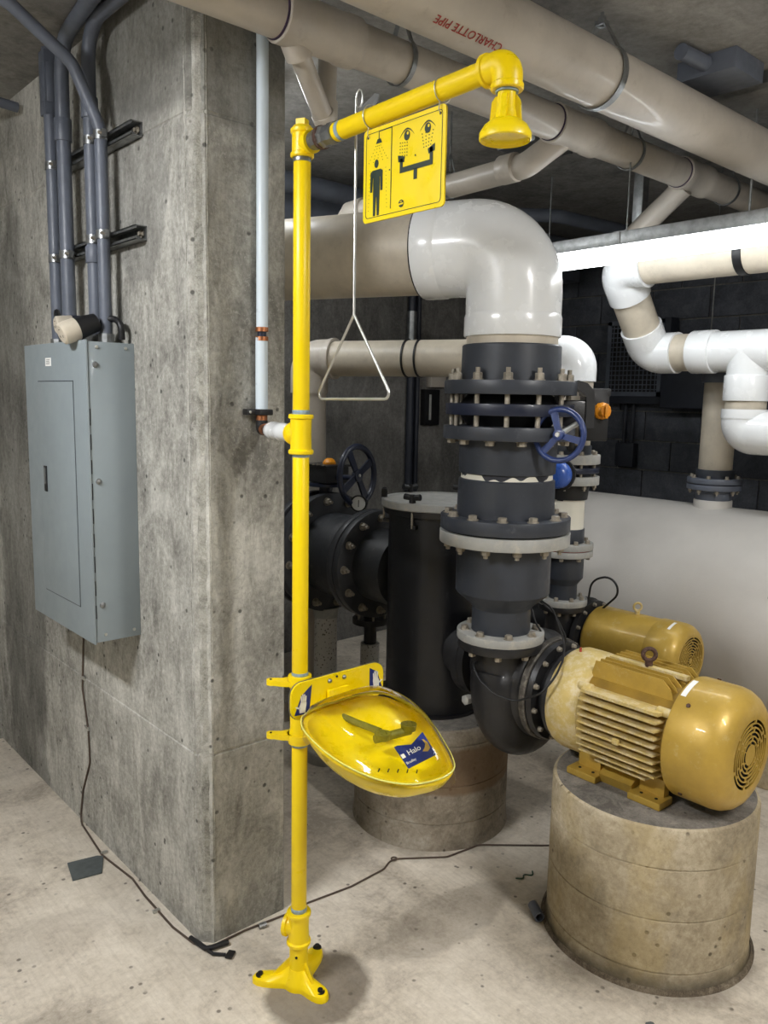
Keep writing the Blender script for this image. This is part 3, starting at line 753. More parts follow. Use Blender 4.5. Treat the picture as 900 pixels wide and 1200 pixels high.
def conduit(pts, r, label, couplings=(), straps=(), R=.12):
    t = thing('conduit', label, 'conduit', pts[0], 'grey electrical conduits above the panel')
    P = fillet(pts, R, 10); MB().tube(P, r, 18).build('conduit_pipe', 'conduit', t)
    for (x, y, z, L) in couplings: MB().cyl((x, y, z), (x, y, z+L), r+.0045, n=20, bev=.001).build('coupling', 'conduit', t)
    for (y, z) in straps:
        mb = MB(); x = pts[0][0]
        mb.lathe((x, y, z-.013), (0, 0, 1), [(0, r), (0, r+.0025), (.026, r+.0025), (.026, r)], 24)
        mb.box((x-.004, y-r-.010, z), (.012, .02, .022)); mb.build('strap', 'galv', t)
        MB().cyl((x-.008, y-r-.011, z), (x-.020, y-r-.011, z), .0045, n=8).build('strap_screw', 'bolt', t)
    return t
XCt = XL-.058
conduit([(XCt, 2.46, 1.80), (XCt, 2.46, 2.43), (XCt-.07, 2.48, 2.60), (XCt-.24, 2.52, ZC-.035), (-.3, 2.7, ZC-.035)], .0185, 'rightmost grey conduit over the panel, bending left in front of its neighbours under the ceiling', (), ((2.46, 2.41), (2.46, 2.125)), .10)
conduit([(XCt, 2.535, 1.80), (XCt, 2.535, 2.54), (XCt+.005, 2.545, ZC-.025), (XCt, 2.1, ZC-.025)], .0205, 'grey conduit second from the right over the panel, curving towards the camera at the ceiling', ((XCt, 2.535, 2.475, .06), (XCt, 2.535, 2.05, .05)), ((2.535, 2.41), (2.535, 2.12)), .16)
conduit([(XCt, 2.755, 1.80), (XCt, 2.755, 2.52), (XCt-.005, 2.74, ZC-.022), (XCt-.06, 2.3, ZC-.022)], .0225, 'thicker grey conduit second from the left over the panel', ((XCt, 2.755, 2.455, .07),), ((2.755, 2.10),), .16)
conduit([(XCt, 2.865, 1.80), (XCt, 2.865, ZC)], .0205, 'leftmost grey conduit over the panel, running straight to the ceiling', ((XCt, 2.865, 2.60, .12),), ((2.865, 2.40), (2.865, 2.10)))
for y in (2.46, 2.535, 2.755, 2.865):
    pass
mb = MB()
for y, r in ((2.46, .024), (2.535, .026), (2.755, .028), (2.865, .026)):
    MB().cyl((XCt, y, 1.803), (XCt, y, 1.832), r, n=10).build('conduit_hub', 'galv', pn)
# ceiling conduit upper left, wall stub
tag(MB().tube([(XL-.02, 3.3, 2.70), (.78, 3.3, 2.72), (-.2, 3.3, 2.73)], .018, 12).build('ceiling_conduit', 'conduit'), 'dark horizontal conduit crossing high at the upper left corner', 'conduit')
tag(MB().box((1.035, 2.87, 2.66), (.05, .05, .20), bev=.004).build('junction_box', 'conduit'), 'slim grey box at the top of the leftmost conduit', 'junction box')
# cable plugs lying on the box
pg = thing('cable_plugs', 'two pale round cable connectors with black shells lying on top of the grey panel', 'connector', (.97, 2.62, 1.86))
def plug(p, d, r, ringmat):
    d = V(d).normalized(); p = V(p)
    MB().lathe(p, d, [(0, 0), (0, r*.78), (.004, r*.95), (.02, r), (.05, r), (.055, r*.9), (.055, 0)], 24).build('connector_face', 'cream_pvc', pg)
    MB().cyl(p+d*.05, p+d*.115, r*1.02, r*.8, n=22).build('connector_shell', ringmat, pg)
    mb = MB()
    u, w, a = basis(d)
    for k in range(3): q = p+(u*cos(k*2.1)+w*sin(k*2.1))*r*.4; mb.box(q-d*.0003, (.0016, .007, .0016), axes=(a, u*sin(k*2.1)-w*cos(k*2.1), u))
    mb.build('contact_slot', 'dark', pg)
plug((.895, 2.462, 1.822), (.9, -.02, .36), .034, 'rubber')
plug((.925, 2.590, 1.858), (.95, -.1, .10), .028, 'blue_dark')
MB().tube(fillet([(1.02, 2.46, 1.872), (1.05, 2.44, 1.88), (1.055, 2.40, 1.86), (1.06, 2.41, 1.815)], .03, 5), .010, 12).build('cable', 'rubber', pg)
MB().torus((.965, 2.66, 1.862), (1, -.5, .2), .045, .008, 28, 8).build('cable_loop', 'rubber', pg)

# cord down the wall and along the floor
cd = thing('thin_cord', 'thin brown cord clipped down the wall under the panel to the column foot', 'cord', (1.08, 2.87, 0))
MB().tube(fillet([(XL-.004, 2.86, .885), (XL-.004, 2.874, .748), (XL-.004, 2.90, .557), (XL-.004, 2.855, .40), (XL-.004, 2.85, .28), (XL-.004, 2.93, .138), (XL-.006, 2.955, .03), (1.075, 2.93, .006), (1.05, 2.67, .004), (1.072, 2.465, .004), (1.062, 2.35, .004), (1.058, 2.142, .004), (1.072, 2.03, .004)], .04, 4), .0035, 8).build('cord', 'brown_cord', cd)
for y, z in ((2.885, .60), (2.862, .41)): MB().box((XL-.004, y, z), (.008, .022, .014), bev=.002).cyl((XL-.005, y+.012, z+.008), (XL-.011, y+.012, z+.008), .004, n=8).build('cord_clip', 'steel', cd)
for x, y in ((1.062, 2.68), (1.055, 2.25)): MB().box((x, y, .005), (.024, .012, .009), bev=.002).build('cord_clip', 'steel', cd)
cb = thing('black_tape_end', 'black taped cable end lying on the floor at the column corner', 'cable', (1.09, 1.96, 0))
MB().tube([(1.074, 2.06, .006), (1.085, 1.985, .008), (1.10, 1.972, .012), (1.15, 1.965, .010)], .008, 10).build('taped_end', 'rubber', cb)
MB().tube([(1.085, 1.985, .006), (1.09, 1.95, .008), (1.118, 1.925, .006)], .005, 8).box((1.128, 1.916, .007), (.03, .022, .008), .6, bev=.002).build('tape_strip', 'rubber', cb)
c2 = thing('floor_wire', 'thin dark wire running over the floor from column foot past the brown pedestal', 'wire', (1.6, 1.97, 0))
MB().tube(fillet([(1.10, 1.985, .005), (1.22, 1.985, .005), (1.36, 1.968, .005), (1.454, 1.972, .004), (1.62, 1.95, .004), (1.772, 1.955, .004), (1.835, 1.985, .004), (2.0, 1.865, .004), (2.15, 1.845, .004), (2.33, 1.69, .004), (2.7, 1.4, .004)], .05, 4), .0032, 8).build('wire', 'brown_cord', c2)
MB().torus((1.842, 1.978, .006), (0, 0, 1), .010, .0028, 16, 6).build('wire_knot', 'brown_cord', c2)
tag(MB().tube([(1.262, 1.968, .008), (1.285, 1.962, .010)], .009, 10).build('pipe_clip', 'galv'), 'small metal clip over the wire at the column foot', 'clip')
pp = MB().prism([(.936, 2.698, .001), (1.035, 2.676, .001), (1.05, 2.66, .001), (1.007, 2.566, .001), (.912, 2.585, .001)], (0, 0, .005)).build('slate_plate', 'slate')
tag(pp, 'small dark grey metal plate lying on the floor below the panel', 'plate')
tag(MB().lathe((2.0, 1.475, .017), (-.55, -.83, 0), [(0, .012), (0, .0165), (.065, .0165), (.065, .012), (0, .012)], 20).build('pipe_offcut', 'conduit'), 'short grey pipe offcut on the floor beside the near pedestal', 'pipe')
tag(MB().tube(fillet([(2.09, 1.62, .003), (2.11, 1.60, .004), (2.13, 1.62, .003), (2.15, 1.59, .003), (2.17, 1.61, .003)], .01, 4), .0025, 6).build('green_wire', mat_plain('green_wire', srgb(52, 82, 62), .5)), 'curled scrap of green wire on the floor between pedestals', 'wire')
rng = random.Random(3)
for i, (x, y, lb_) in enumerate(((1.78, .99, 'dark paint flake nearest the bottom edge before the near pedestal'), (1.84, .96, 'dark paint flake just right of the other before the near pedestal'), (1.60, 1.05, 'lone dark paint flake left of the pair at the bottom edge'))):
    mb = MB(); P = [(x+.022*cos(a)*(.6+.6*rng.random()), y+.014*sin(a)*(.6+.6*rng.random()), .0006) for a in [k*2*pi/9 for k in range(9)]]
    tag(mb.prism(P, (0, 0, .002)).build('paint_flake', 'slate'), lb_, 'debris', 'paint flakes on the floor')

# ================================================================== PEDESTALS
def pedestal(cx, cy, r, h, mat, label, seams):
    t = thing('concrete_pedestal', label, 'pedestal', (cx, cy, 0), 'round concrete pedestals')
    pr = [(0, 0), (0, r+.006), (.008, r+.005), (.016, r+.001)]
    for z in seams: pr += [(z-.003, r), (z-.001, r-.003), (z+.001, r-.003), (z+.003, r+.0005)]
    pr += [(h-.012, r), (h-.004, r-.003), (h, r-.011)]
    MB().lathe((cx, cy, 0), (0, 0, 1), pr, 72).build('pedestal_drum', mat, t)
    MB().lathe((cx, cy, h-.0005), (0, 0, 1), [(-.004, 0), (-.004, r-.012), (0, r-.011), (.0008, r-.02), (.001, 0)], 72).build('pedestal_top', 'pedtop', t)
    return t
pedestal(2.219, 1.202, .307, .49, 'pedestal', 'tan round concrete pedestal carrying the large gold motor', (.055, .215, .37))
pedestal(2.199, 2.158, .306, .46, 'pedestal_brown', 'brown-stained round concrete pedestal under the black strainer tank', (.10, .245, .40))
tp = thing('concrete_pedestal', 'far round concrete pedestal under the smaller gold motor, mostly hidden', 'pedestal', (2.88, 1.62, 0), 'round concrete pedestals')
MB().lathe((2.88, 1.62, 0), (0, 0, 1), [(0, 0), (0, .21), (.512, .21), (.518, .204), (.518, 0)], 48).build('pedestal_drum', 'pedestal', tp)
tag(MB().lathe((2.219, 1.202, 0), (0, 0, 1), [(.0, .309), (.013, .313), (.006, .321), (0, .324)], 72).build('grout_ring', mat_concrete('grout', srgb(150, 138, 118), srgb(110, 98, 82), srgb(70, 62, 52), 6, False, True, .8)), 'rough grout ring around the foot of the near pedestal', 'grout')

# ================================================================== PUMP 1 (large)
def fan_grille(mb, o, ax, r_out, r_mid=.022, slots_r=(.03, .104), rows=6, secs=6, th=.003):
    """perforated disc: concentric arc slots between radial ribs"""
    u, w, a = basis(ax); o = V(o)
    rad = [0, slots_r[0]]; st = (slots_r[1]-slots_r[0])/rows
    open_ = [False]
    for k in range(rows): rad += [slots_r[0]+st*(k+.66), slots_r[0]+st*(k+1)]; open_ += [True, False]
    rad.append(r_out); open_.append(False)
    n = secs*12
    def pt(r, i, z): t = 2*pi*i/n; return o+(u*cos(t)+w*sin(t))*r+a*z
    for k in range(len(rad)-1):
        for i in range(n):
            if open_[k] and (i+(k//2 % 2)*3) % 12 > 0: continue
            r0_, r1_ = rad[k], rad[k+1]
            q = [pt(r0_, i, 0), pt(r1_, i, 0), pt(r1_, i+1, 0), pt(r0_, i+1, 0)]
            e = [p_-a*th for p_ in q]
            if r0_ == 0: mb.add([q[0], q[1], q[2]], [(0, 1, 2)])
            else: mb.add(q+e, [(0, 1, 2, 3), (0, 4, 5, 1), (1, 5, 6, 2), (2, 6, 7, 3), (3, 7, 4, 0)])
    return mb

MX, MZ = 2.185, .687
p1 = thing('pump', 'large pump with black volute and big finned gold motor on the near pedestal', 'pump', (MX, 1.2, .49), 'pumps')
# fan cover
mb = MB().lathe((MX, 1.072, MZ), (0, -1, 0), [(0, .150), (0, .1765), (.006, .178), (.105, .178), (.128, .174), (.148, .163), (.162, .148), (.170, .130), (.1715, .112)], 64)
fan_grille(mb, (MX, 1.072-.1715, MZ), (0, -1, 0), .112)
fc_ = mb.build('fan_cover', 'gold', p1, 40)
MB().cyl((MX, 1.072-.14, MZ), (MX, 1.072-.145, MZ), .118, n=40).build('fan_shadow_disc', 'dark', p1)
mb = MB()
for k in range(8):
    a = k*pi/4; d = V((cos(a), 0, sin(a))); t = V((-sin(a), 0, cos(a)))
    mb.prism([V((MX, .936, MZ))+d*.02-t*.008, V((MX, .936, MZ))+d*.1-t*.008, V((MX, .952, MZ))+d*.1+t*.016, V((MX, .952, MZ))+d*.02+t*.01], (0, .002, 0))
mb.build('fan_blade', 'gold_groove', p1)
for a in (2.3, 1.25, 3.9): 
    d = V((cos(a), 0, sin(a))); q = V((MX, 1.03, MZ))+d*.1775; MB().cyl(q, q+d*.004, .006, n=12).build('cover_screw', 'rust', fc_)
q = V((MX-.178*cos(1.15), 1.055, MZ+.1785*sin(1.15)))
mb = MB()
for k in range(8):
    a0_, a1_ = pi-1.42+k*.055, pi-1.42+(k+1)*.055
    P_ = [V((MX+.1788*cos(a), y, MZ+.1788*sin(a))) for a, y in ((a0_, 1.066), (a0_, 1.050), (a1_, 1.050), (a1_, 1.066))]
    mb.add(P_, [(0, 1, 2, 3)])
mb.build('cover_sticker', 'white', fc_)
# frame barrel
MB().lathe((MX, 1.07, MZ), (0, 1, 0), [(0, 0), (0, .147), (.30, .147), (.31, 0)], 48).build('motor_frame', 'gold_groove', p1)
# side fins: horizontal blades at both flanks
y0, y1 = 1.085, 1.375
for s in (-1, 1):
    for k in range(10):
        z = -.118+k*.0235; core = math.sqrt(max(0, .136**2-z*z)); tip = .176 if k not in (9,) else .170
        tip = min(tip, math.sqrt(.186**2-z*z))
        ys, ye = y0+(.035 if k == 0 else 0), y1-(.05 if k == 0 else .0)
        th = .0026 if k < 9 else .005
        mb = MB(); X0, X1 = MX+s*(core-.01), MX+s*tip
        P_ = [(X0, ys, MZ+z-th), (X1-s*.0, ys+.012, MZ+z-th), (X1, ye-.022, MZ+z-th), (X0, ye, MZ+z-th)]
        mb.prism(P_, (0, 0, 2*th)); mb.build('cooling_fin', 'gold_dusty', p1)
# top fins: upright blades
for k in range(7):
    x = -.084+k*.028; core = math.sqrt(.136**2-x*x); tip = .172 if abs(x) < .09 else .165
    mb = MB(); P_ = [(MX+x-.002, y0, MZ+core-.01), (MX+x-.002, y0+.02, MZ+tip-.022), (MX+x-.002, y0+.045, MZ+tip), (MX+x-.002, y1-.02, MZ+tip), (MX+x-.002, y1, MZ+core-.01)]
    mb.prism(P_, (.004, 0, 0)); mb.build('cooling_fin', 'gold', p1)
# top rail with lifting eye
MB().box((MX, 1.225, MZ+.166), (.022, .26, .014), bev=.002).build('top_rail', 'gold_dusty', p1)
MB().cyl((MX, 1.225, MZ+.17), (MX, 1.225, MZ+.186), .012, n=14).torus((MX, 1.225, MZ+.207), (0.8, .6, 0), .0185, .0068, 24, 8).build('lifting_eye', 'rust', p1)
# lugs at the shoulders
for (yy, sgn) in ((1.355, -1), (1.09, -1)):
    d = V((-.80, 0, .60)); q = V((MX, yy, MZ))+d*.160
    MB().cyl(q-V((0, .022, 0)), q+V((0, .026, 0)), .0135, n=14, bev=.003).box(q-d*.018, (.02, .03, .026), axes=(V((0, 1, 0)).cross(d), V((0, 1, 0)), d)).build('shoulder_lug', 'gold_dusty', p1)
MB().box((MX-.176, 1.215, MZ-.02), (.014, .02, .018), bev=.003).build('grease_plug', 'gold_dusty', p1)
# drive end bell
MB().lathe((MX, 1.362, MZ), (0, 1, 0), [(0, 0), (0, .150), (.008, .160), (.035, .168), (.10, .168), (.118, .162), (.124, .158), (.124, 0)], 56).build('end_bell', 'gold_dusty', p1)
MB().cyl((MX-.03, 1.45, MZ+.165), (MX-.03, 1.45, MZ+.178), .004, n=8).build('grease_nipple', 'red_print', p1)
# feet
for y in (1.135, 1.35):
    MB().box((MX-.105, y, .502), (.075, .105, .022), bev=.004).box((MX-.082, y, .535), (.03, .08, .06), bev=.003).build('motor_foot', 'gold', p1)
    MB().box((MX+.105, y, .502), (.075, .105, .022), bev=.004).box((MX+.082, y, .535), (.03, .08, .06), bev=.003).build('motor_foot', 'gold', p1)
    for dy in (-.028, .02): MB().cyl((MX-.118, y+dy, .513), (MX-.118, y+dy, .5145), .005, n=10).build('foot_hole', 'dark', p1)
MB().box((MX-.088, 1.243, .513), (.055, .112, .045), axes=(V((.9, 0, .43)).normalized(), V((0, 1, 0)), V((-.43, 0, .9)).normalized())).build('foot_web', 'gold', p1)
MB().box((MX, 1.25, .53), (.16, .22, .05)).build('base_web', 'gold_groove', p1)
# adapter and casing
MB().lathe((MX, 1.484, MZ), (0, 1, 0), [(0, 0), (0, .150), (.006, .152), (.022, .152), (.024, .135), (.05, .128), (.052, .166), (.070, .170), (.078, .166), (.08, 0)], 56).build('adapter_ring', 'black_iron', p1)
MB().lathe((MX, 1.560, MZ), (0, 1, 0), [(0, .120), (0, .173), (.004, .176), (.020, .176), (.026, .165), (.026, .12)], 56).build('casing_flange', 'dusty_iron', p1)
bolts(p1, (MX, 1.536, MZ), (0, -1, 0), .155, 12, .008, .010, .2)
mb = MB().lathe((MX, 1.575, MZ), (0, 1, 0), [(0, 0), (0, .15), (.02, .175), (.06, .19), (.12, .185), (.17, .15), (.185, .11), (.20, .10), (.20, 0)], 56)
spiral = []; rad = []
for k in range(26):
    t = -0.2-(k/25)*(pi+.25-.2)   # from +X round the bottom to -X
    R_c = .125+.016*k/25-.0*k; spiral.append(V((MX+cos(t)*R_c-.01*k/25, 1.665+.03*k/25, MZ-.035*sin(pi*k/25)+sin(t)*R_c*(1.12 if sin(t) < 0 else 1)))); rad.append(.070+.022*k/25)
x_end = 2.05
spiral += [V((2.052, 1.697, MZ+.05)), V((2.05, 1.70, MZ+.09)), V((2.05, 1.70, .832))]; rad += [.092, .092, .088]
mb.tube(spiral, rad, 28)
cs = mb.build('volute_casing', 'black_iron', p1, 50)
MB().tube([(2.04, 1.75, .64), (1.965, 1.765, .641)], .014, 12).lathe((1.972, 1.763, .641), (-1, .1, .0), [(0, 0), (0, .018), (.016, .018), (.02, .01), (.02, 0)], 6).build('drain_plug', 'flange_grey', cs)
MB().tube([(2.06, 1.625, .70), (2.045, 1.60, .705)], .008, 8).build('vent_stub', 'flange_grey', cs)
# suction neck to the strainer
MB().lathe((MX, 1.76, .72), (0, 1, 0), [(0, 0), (0, .11), (.10, .105), (.10, .145), (.13, .145), (.132, .14), (.132, .145), (.162, .145), (.162, .10), (.24, .10), (.24, 0)], 48).build('suction_neck', 'black_iron', p1)
# sensor leads
ld = thing('sensor_cables', 'thin black sensor cables drooping from the grey stack to the near pump', 'cable', (2.1, 1.6, .8))
for P_ in ([(2.10, 1.66, 1.03), (2.13, 1.55, .98), (2.14, 1.50, .87), (2.08, 1.465, .83), (2.02, 1.445, .80), (1.985, 1.47, .745), (1.975, 1.562, .692), (1.945, 1.625, .705), (1.94, 1.69, .738), (1.955, 1.738, .782), (1.985, 1.71, .79)],
           [(2.12, 1.66, 1.03), (2.17, 1.57, .95), (2.19, 1.53, .87), (2.185, 1.545, .83)],
           [(2.14, 1.67, 1.03), (2.12, 1.61, .92), (2.15, 1.585, .86)]):
    P2_ = fillet(P_, .06, 5); MB().tube(P2_, .0036, 8).build('cable', 'rubber', ld)

# ================================================================== DISCHARGE STACK 1
SX, SY = 2.05, 1.70
st1 = thing('pipe_stack', 'thick slate grey vertical pipe with pale flanges rising from the near pump', 'pipe', (SX, SY, .83), 'discharge pipe stacks')
def cz(t, z0, z1, r, mat, name, bev=.002, r2=None, n=56, x=SX, y=SY): return MB().cyl((x, y, z0), (x, y, z1), r, r2, n=n, bev=bev).build(name, mat, t)
cz(st1, .831, .859, .143, 'black_iron', 'pump_flange')
cz(st1, .861, .889, .146, 'flange_grey', 'pale_flange')
MB().lathe((SX, SY, .889), (0, 0, 1), [(0, 0), (0, .098), (.078, .098), (.092, .108), (.128, .150), (.136, .156), (.30, .156), (.30, 0)], 56).build('reducer', 'grey_pvc', st1)
cz(st1, 1.189, 1.229, .214, 'flange_grey', 'pale_flange'); cz(st1, 1.229, 1.235, .200, 'rubber', 'gasket'); cz(st1, 1.235, 1.279, .213, 'grey_pvc', 'grey_flange')
MB().lathe((SX, SY, 1.279), (0, 0, 1), [(0, 0), (0, .160), (.118, .157), (.122, .152), (.122, .147), (.12, 0)], 56).build('coupling', 'grey_pvc', st1)
cz(st1, 1.40, 1.421, .149, 'drips', 'cream_pipe', 0)
MB().lathe((SX, SY, 1.418), (0, 0, 1), [(0, 0), (0, .152), (.003, .157), (.111, .160), (.111, 0)], 56).build('coupling', 'grey_pvc', st1)
cz(st1, 1.529, 1.571, .212, 'grey_pvc', 'grey_flange'); cz(st1, 1.671, 1.714, .212, 'grey_pvc', 'grey_flange')
MB().lathe((SX, SY, 1.714), (0, 0, 1), [(0, 0), (0, .160), (.109, .158), (.113, .155), (.113, 0)], 56).build('coupling', 'grey_pvc', st1)
cz(st1, 1.82, 1.856, .146, 'cream_pvc', 'cream_pipe', 0)
ph = .13
bolts(st1, (SX, SY, .889), (0, 0, 1), .122, 8, .0125, .012, ph); bolts(st1, (SX, SY, .831), (0, 0, -1), .122, 8, .0125, .014, ph)
bolts(st1, (SX, SY, 1.279), (0, 0, 1), .187, 12, .0145, .013, ph); bolts(st1, (SX, SY, 1.189), (0, 0, -1), .187, 12, .0145, .014, ph, 'nut')
bolts(st1, (SX, SY, 1.714), (0, 0, 1), .186, 12, .0145, .020, ph, 'nut'); bolts(st1, (SX, SY, 1.529), (0, 0, -1), .186, 12, .0150, .013, ph)
studs(st1, (SX, SY, 1.571), (0, 0, 1), .10, .186, 12, .0085, ph)
# butterfly valve between the flanges
bv = thing('butterfly_valve', 'navy butterfly valve disc with blue handwheel clamped in the thick grey stack', 'valve', (SX, SY, 1.6), 'butterfly valves')
MB().cyl((SX, SY, 1.605), (SX, SY, 1.642), .206, n=56, bev=.003).build('valve_body', 'blue_dark', bv)
MB().lathe((SX, SY, 1.571), (0, 0, 1), [(0, 0), (0, .135), (.034, .16), (.071, .16), (.10, .135), (.10, 0)], 48).build('valve_seat', 'rubber', bv)
rv = V((.746, -.666, 0)); cv = V((-.77, -.64, 0)); zv = V((0, 0, 1)); oc = V((SX, SY, 1.62))
mb = MB()
q = oc+rv*.215-zv*.005; mb.box(q, (.09, .10, .085), axes=(rv, cv, zv), bev=.012)
prof = [(.12, .015), (.15, .055), (.18, .088), (.215, .100), (.245, .092), (.268, .068), (.272, .02), (.272, -.05), (.245, -.05), (.243, .05), (.215, .072), (.18, .055), (.14, .0)]
mb.prism([oc+rv*a+zv*b_+cv*.055 for a, b_ in prof], -cv*.11)
mb.cyl(oc+rv*.15, oc+rv*.22, .035, n=20)
mb.build('gearbox', 'black_iron', bv)
hwc = V((2.008, 1.468, 1.552)); hn = V((-.97, -.22, .05)).normalized()
MB().cyl(hwc+hn*.012, V(oc+rv*.235-zv*.03), .009, n=12).build('wheel_shaft', 'steel', bv)
def handwheel(parent, c, n, R, r, mat, nsp=3, phase=.3):
    u, w, a = basis(n); c = V(c)
    o = MB().torus(c, n, R-r, r, 40, 12).build('handwheel', mat, parent)
    mb = MB().cyl(c-a*.012, c+a*.012, R*.2, n=18, bev=.003)
    for k in range(nsp):
        t = phase+2*pi*k/nsp; d = u*cos(t)+w*sin(t); s_ = a.cross(d)
        mb.prism([c+d*R*.15-s_*R*.10-a*.004, c+d*(R-r)-s_*R*.13-a*.004, c+d*(R-r)+s_*R*.13-a*.004, c+d*R*.15+s_*R*.10-a*.004], a*.009)
    mb.build('spokes', mat, o); MB().lathe(c+a*.012, a, [(0, .007), (.004, .006), (.004, 0)], 8).build('wheel_nut', 'steel', o)
    return o
handwheel(bv, hwc, hn, .086, .009, 'blue')

# elbow and big horizontal pipe
AZ = radians(114.); hd_ = V((cos(AZ), sin(AZ), 0))
el = thing('pipe_elbow', 'large glossy white elbow on top of the thick grey stack', 'pipe elbow', (SX, SY, 1.85), 'white pipe elbows')
ZB = 2.135
pth = fillet([V((SX, SY, 1.853)), V((SX, SY, ZB)), V((SX, SY, ZB))+hd_*.305], .175, 16)
mb = MB().tube(pth, .1515, 48)
mb.lathe((SX, SY, 1.852), (0, 0, 1), [(0, .10), (0, .1525), (.004, .155), (.06, .155), (.07, .152)], 48)
e = V((SX, SY, ZB))+hd_*.306; mb.lathe(e, -hd_, [(0, .10), (0, .1525), (.004, .155), (.07, .155), (.08, .152)], 48)
mb.build('elbow_body', 'white_pvc', el, 40)
bpipe = thing('large_pipe', 'large cream horizontal pipe running left from the big white elbow behind the column', 'pipe', e)
e2 = e+hd_*.93
MB().cyl(e-hd_*.02, e2, .139, n=56).build('pipe_barrel', 'cream_pvc', bpipe)
MB().lathe(e-hd_*.002, hd_, [(0, .139), (0, .1545), (.004, .1535), (.007, .141), (.007, .139)], 56).build('primer_line', 'rubber', bpipe)

# ================================================================== STRAINER TANK AND INLET LINE
TX, TY = 2.199, 2.158
tk = thing('strainer_tank', 'tall black cylindrical strainer tank with pale round lid on brown pedestal', 'tank', (TX, TY, .46))
MB().lathe((TX, TY, .46), (0, 0, 1), [(0, 0), (0, .196), (.012, .196), (.014, .188), (.765, .188), (.766, 0)], 64).build('tank_shell', 'black_tank', tk)
MB().lathe((TX, TY, 1.222), (0, 0, 1), [(0, 0), (0, .205), (.022, .212), (.024, 0)], 64).build('tank_rim', 'black_tank', tk)
MB().lathe((TX, TY, 1.246), (0, 0, 1), [(0, 0), (0, .214), (.004, .217), (.026, .217), (.030, .214), (.030, .196), (.026, .194), (.026, 0)], 64).build('lid', 'flange_grey', tk)
for k in range(6):
    a = radians(198+60*k); d = V((cos(a), sin(a), 0)); q = V((TX, TY, 1.278))+d*.207
    mb = MB().cyl(q-V((0, 0, .095)), q+V((0, 0, .016)), .0045, n=8); o = mb.build('swing_bolt', 'bolt', tk)
    t = d.cross(V((0, 0, 1)))
    mb = MB().cyl(q, q+V((0, 0, .030)), .013, .011, n=12)
    for s in (-1, 1): mb.tube([q+V((0, 0, .018)), q+t*.032*s+V((0, 0, .022))], [.010, .012], 10)
    mb.build('wing_knob', 'rubber', o)
    MB().box(q-V((0, 0, .09))-d*.012, (.03, .03, .016), rz=a, bev=.003).build('hinge_lug', 'black_tank', o)
il = thing('inlet_pipe', 'black flanged inlet pipe joining the strainer tank from the left', 'pipe', (2.2, 2.7, .96))
ZI = .96; XI = 2.2
MB().lathe((XI, 2.33, ZI), (0, 1, 0), [(0, 0), (0, .153), (.17, .153), (.17, 0)], 48).build('inlet_neck', 'iron_grey', il)
MB().cyl((XI, 2.49, ZI), (XI, 2.525, ZI), .228, n=56, bev=.003).build('flange', 'iron_grey', il)
MB().cyl((XI, 2.530, ZI), (XI, 2.565, ZI), .228, n=56, bev=.003).build('flange', 'iron_grey', il)
MB().lathe((XI, 2.565, ZI), (0, 1, 0), [(0, 0), (0, .185), (.09, .19), (.095, .182), (.26, .182), (.26, 0)], 56).build('coupling', 'grey_pvc', il).data.materials[0] = M['iron_grey']
MB().cyl((XI, 2.82, ZI), (XI, 2.86, ZI), .27, n=56, bev=.003).build('flange', 'iron_grey', il)
bolts(il, (XI, 2.49, ZI), (0, -1, 0), .197, 12, .014, .018, .0, 'nut'); bolts(il, (XI, 2.82, ZI), (0, -1, 0), .235, 12, .015, .020, .13, 'nut')
MB().cyl((XI, 2.915, ZI), (XI, 2.955, ZI), .27, n=56, bev=.003).build('flange', 'iron_grey', il)
MB().cyl((XI, 2.955, ZI), (XI, 3.95, ZI), .165, n=48).build('rear_pipe', 'iron_grey', il)
v2 = thing('butterfly_valve', 'black butterfly valve with dark navy handwheel and orange cap on the inlet line', 'valve', (XI, 2.887, ZI), 'butterfly valves')
MB().cyl((XI, 2.863, ZI), (XI, 2.912, ZI), .255, n=48).build('valve_body', 'iron_grey', v2)
GX, GZ = 2.24, 1.31
MB().cyl((GX-.03, 2.888, ZI+.2), (GX-.02, 2.888, GZ), .03, n=20).lathe((GX-.02, 2.888, GZ-.055), (0, 0, 1), [(0, 0), (0, .085), (.014, .085), (.014, 0)], 32).build('valve_neck', 'blue_dark', v2)
mb = MB().box((GX-.02, 2.888, GZ), (.13, .16, .075), bev=.008).box((GX-.02, 2.888, GZ+.04), (.145, .175, .010), bev=.003)
g = mb.build('gearbox', 'black_iron', v2)
for k in range(5): MB().cyl((GX-.094, 2.82+.035*k, GZ+.043), (GX-.094, 2.82+.035*k, GZ+.050), .006, n=6).build('box_screw', 'bolt', g)
MB().lathe((GX-.02, 2.87, GZ+.045), (0, 0, 1), [(0, 0), (0, .03), (.008, .03), (.02, .022), (.026, .012), (.026, 0)], 14).build('orange_cap', 'orange', v2)
MB().cyl((GX-.02, 2.82, GZ-.01), (GX-.02, 2.66, GZ), .012, n=12).build('wheel_shaft', 'blue_dark', v2)
hw = handwheel(v2, (GX-.025, 2.665, GZ+.01), V((.25, -1, .05)), .138, .013, 'blue_dark', 4, .5)
gg = thing('pressure_gauge', 'small round pressure gauge standing on the black inlet pipe', 'gauge', (2.19, 2.62, 1.15))
MB().cyl((2.19, 2.62, 1.135), (2.19, 2.62, 1.18), .010, n=10).build('gauge_stem', 'bolt', gg)
dgn = V((-.8, -.6, .1)).normalized(); q = V((2.19, 2.62, 1.205))
MB().lathe(q, dgn, [(-.02, 0), (-.02, .033), (.012, .036), (.016, .036), (.016, .031), (.012, .030)], 28).build('gauge_case', 'rubber', gg)
MB().lathe(q, dgn, [(.011, .031), (.012, .030), (.012, 0)], 28).build('gauge_dial', 'white', gg)
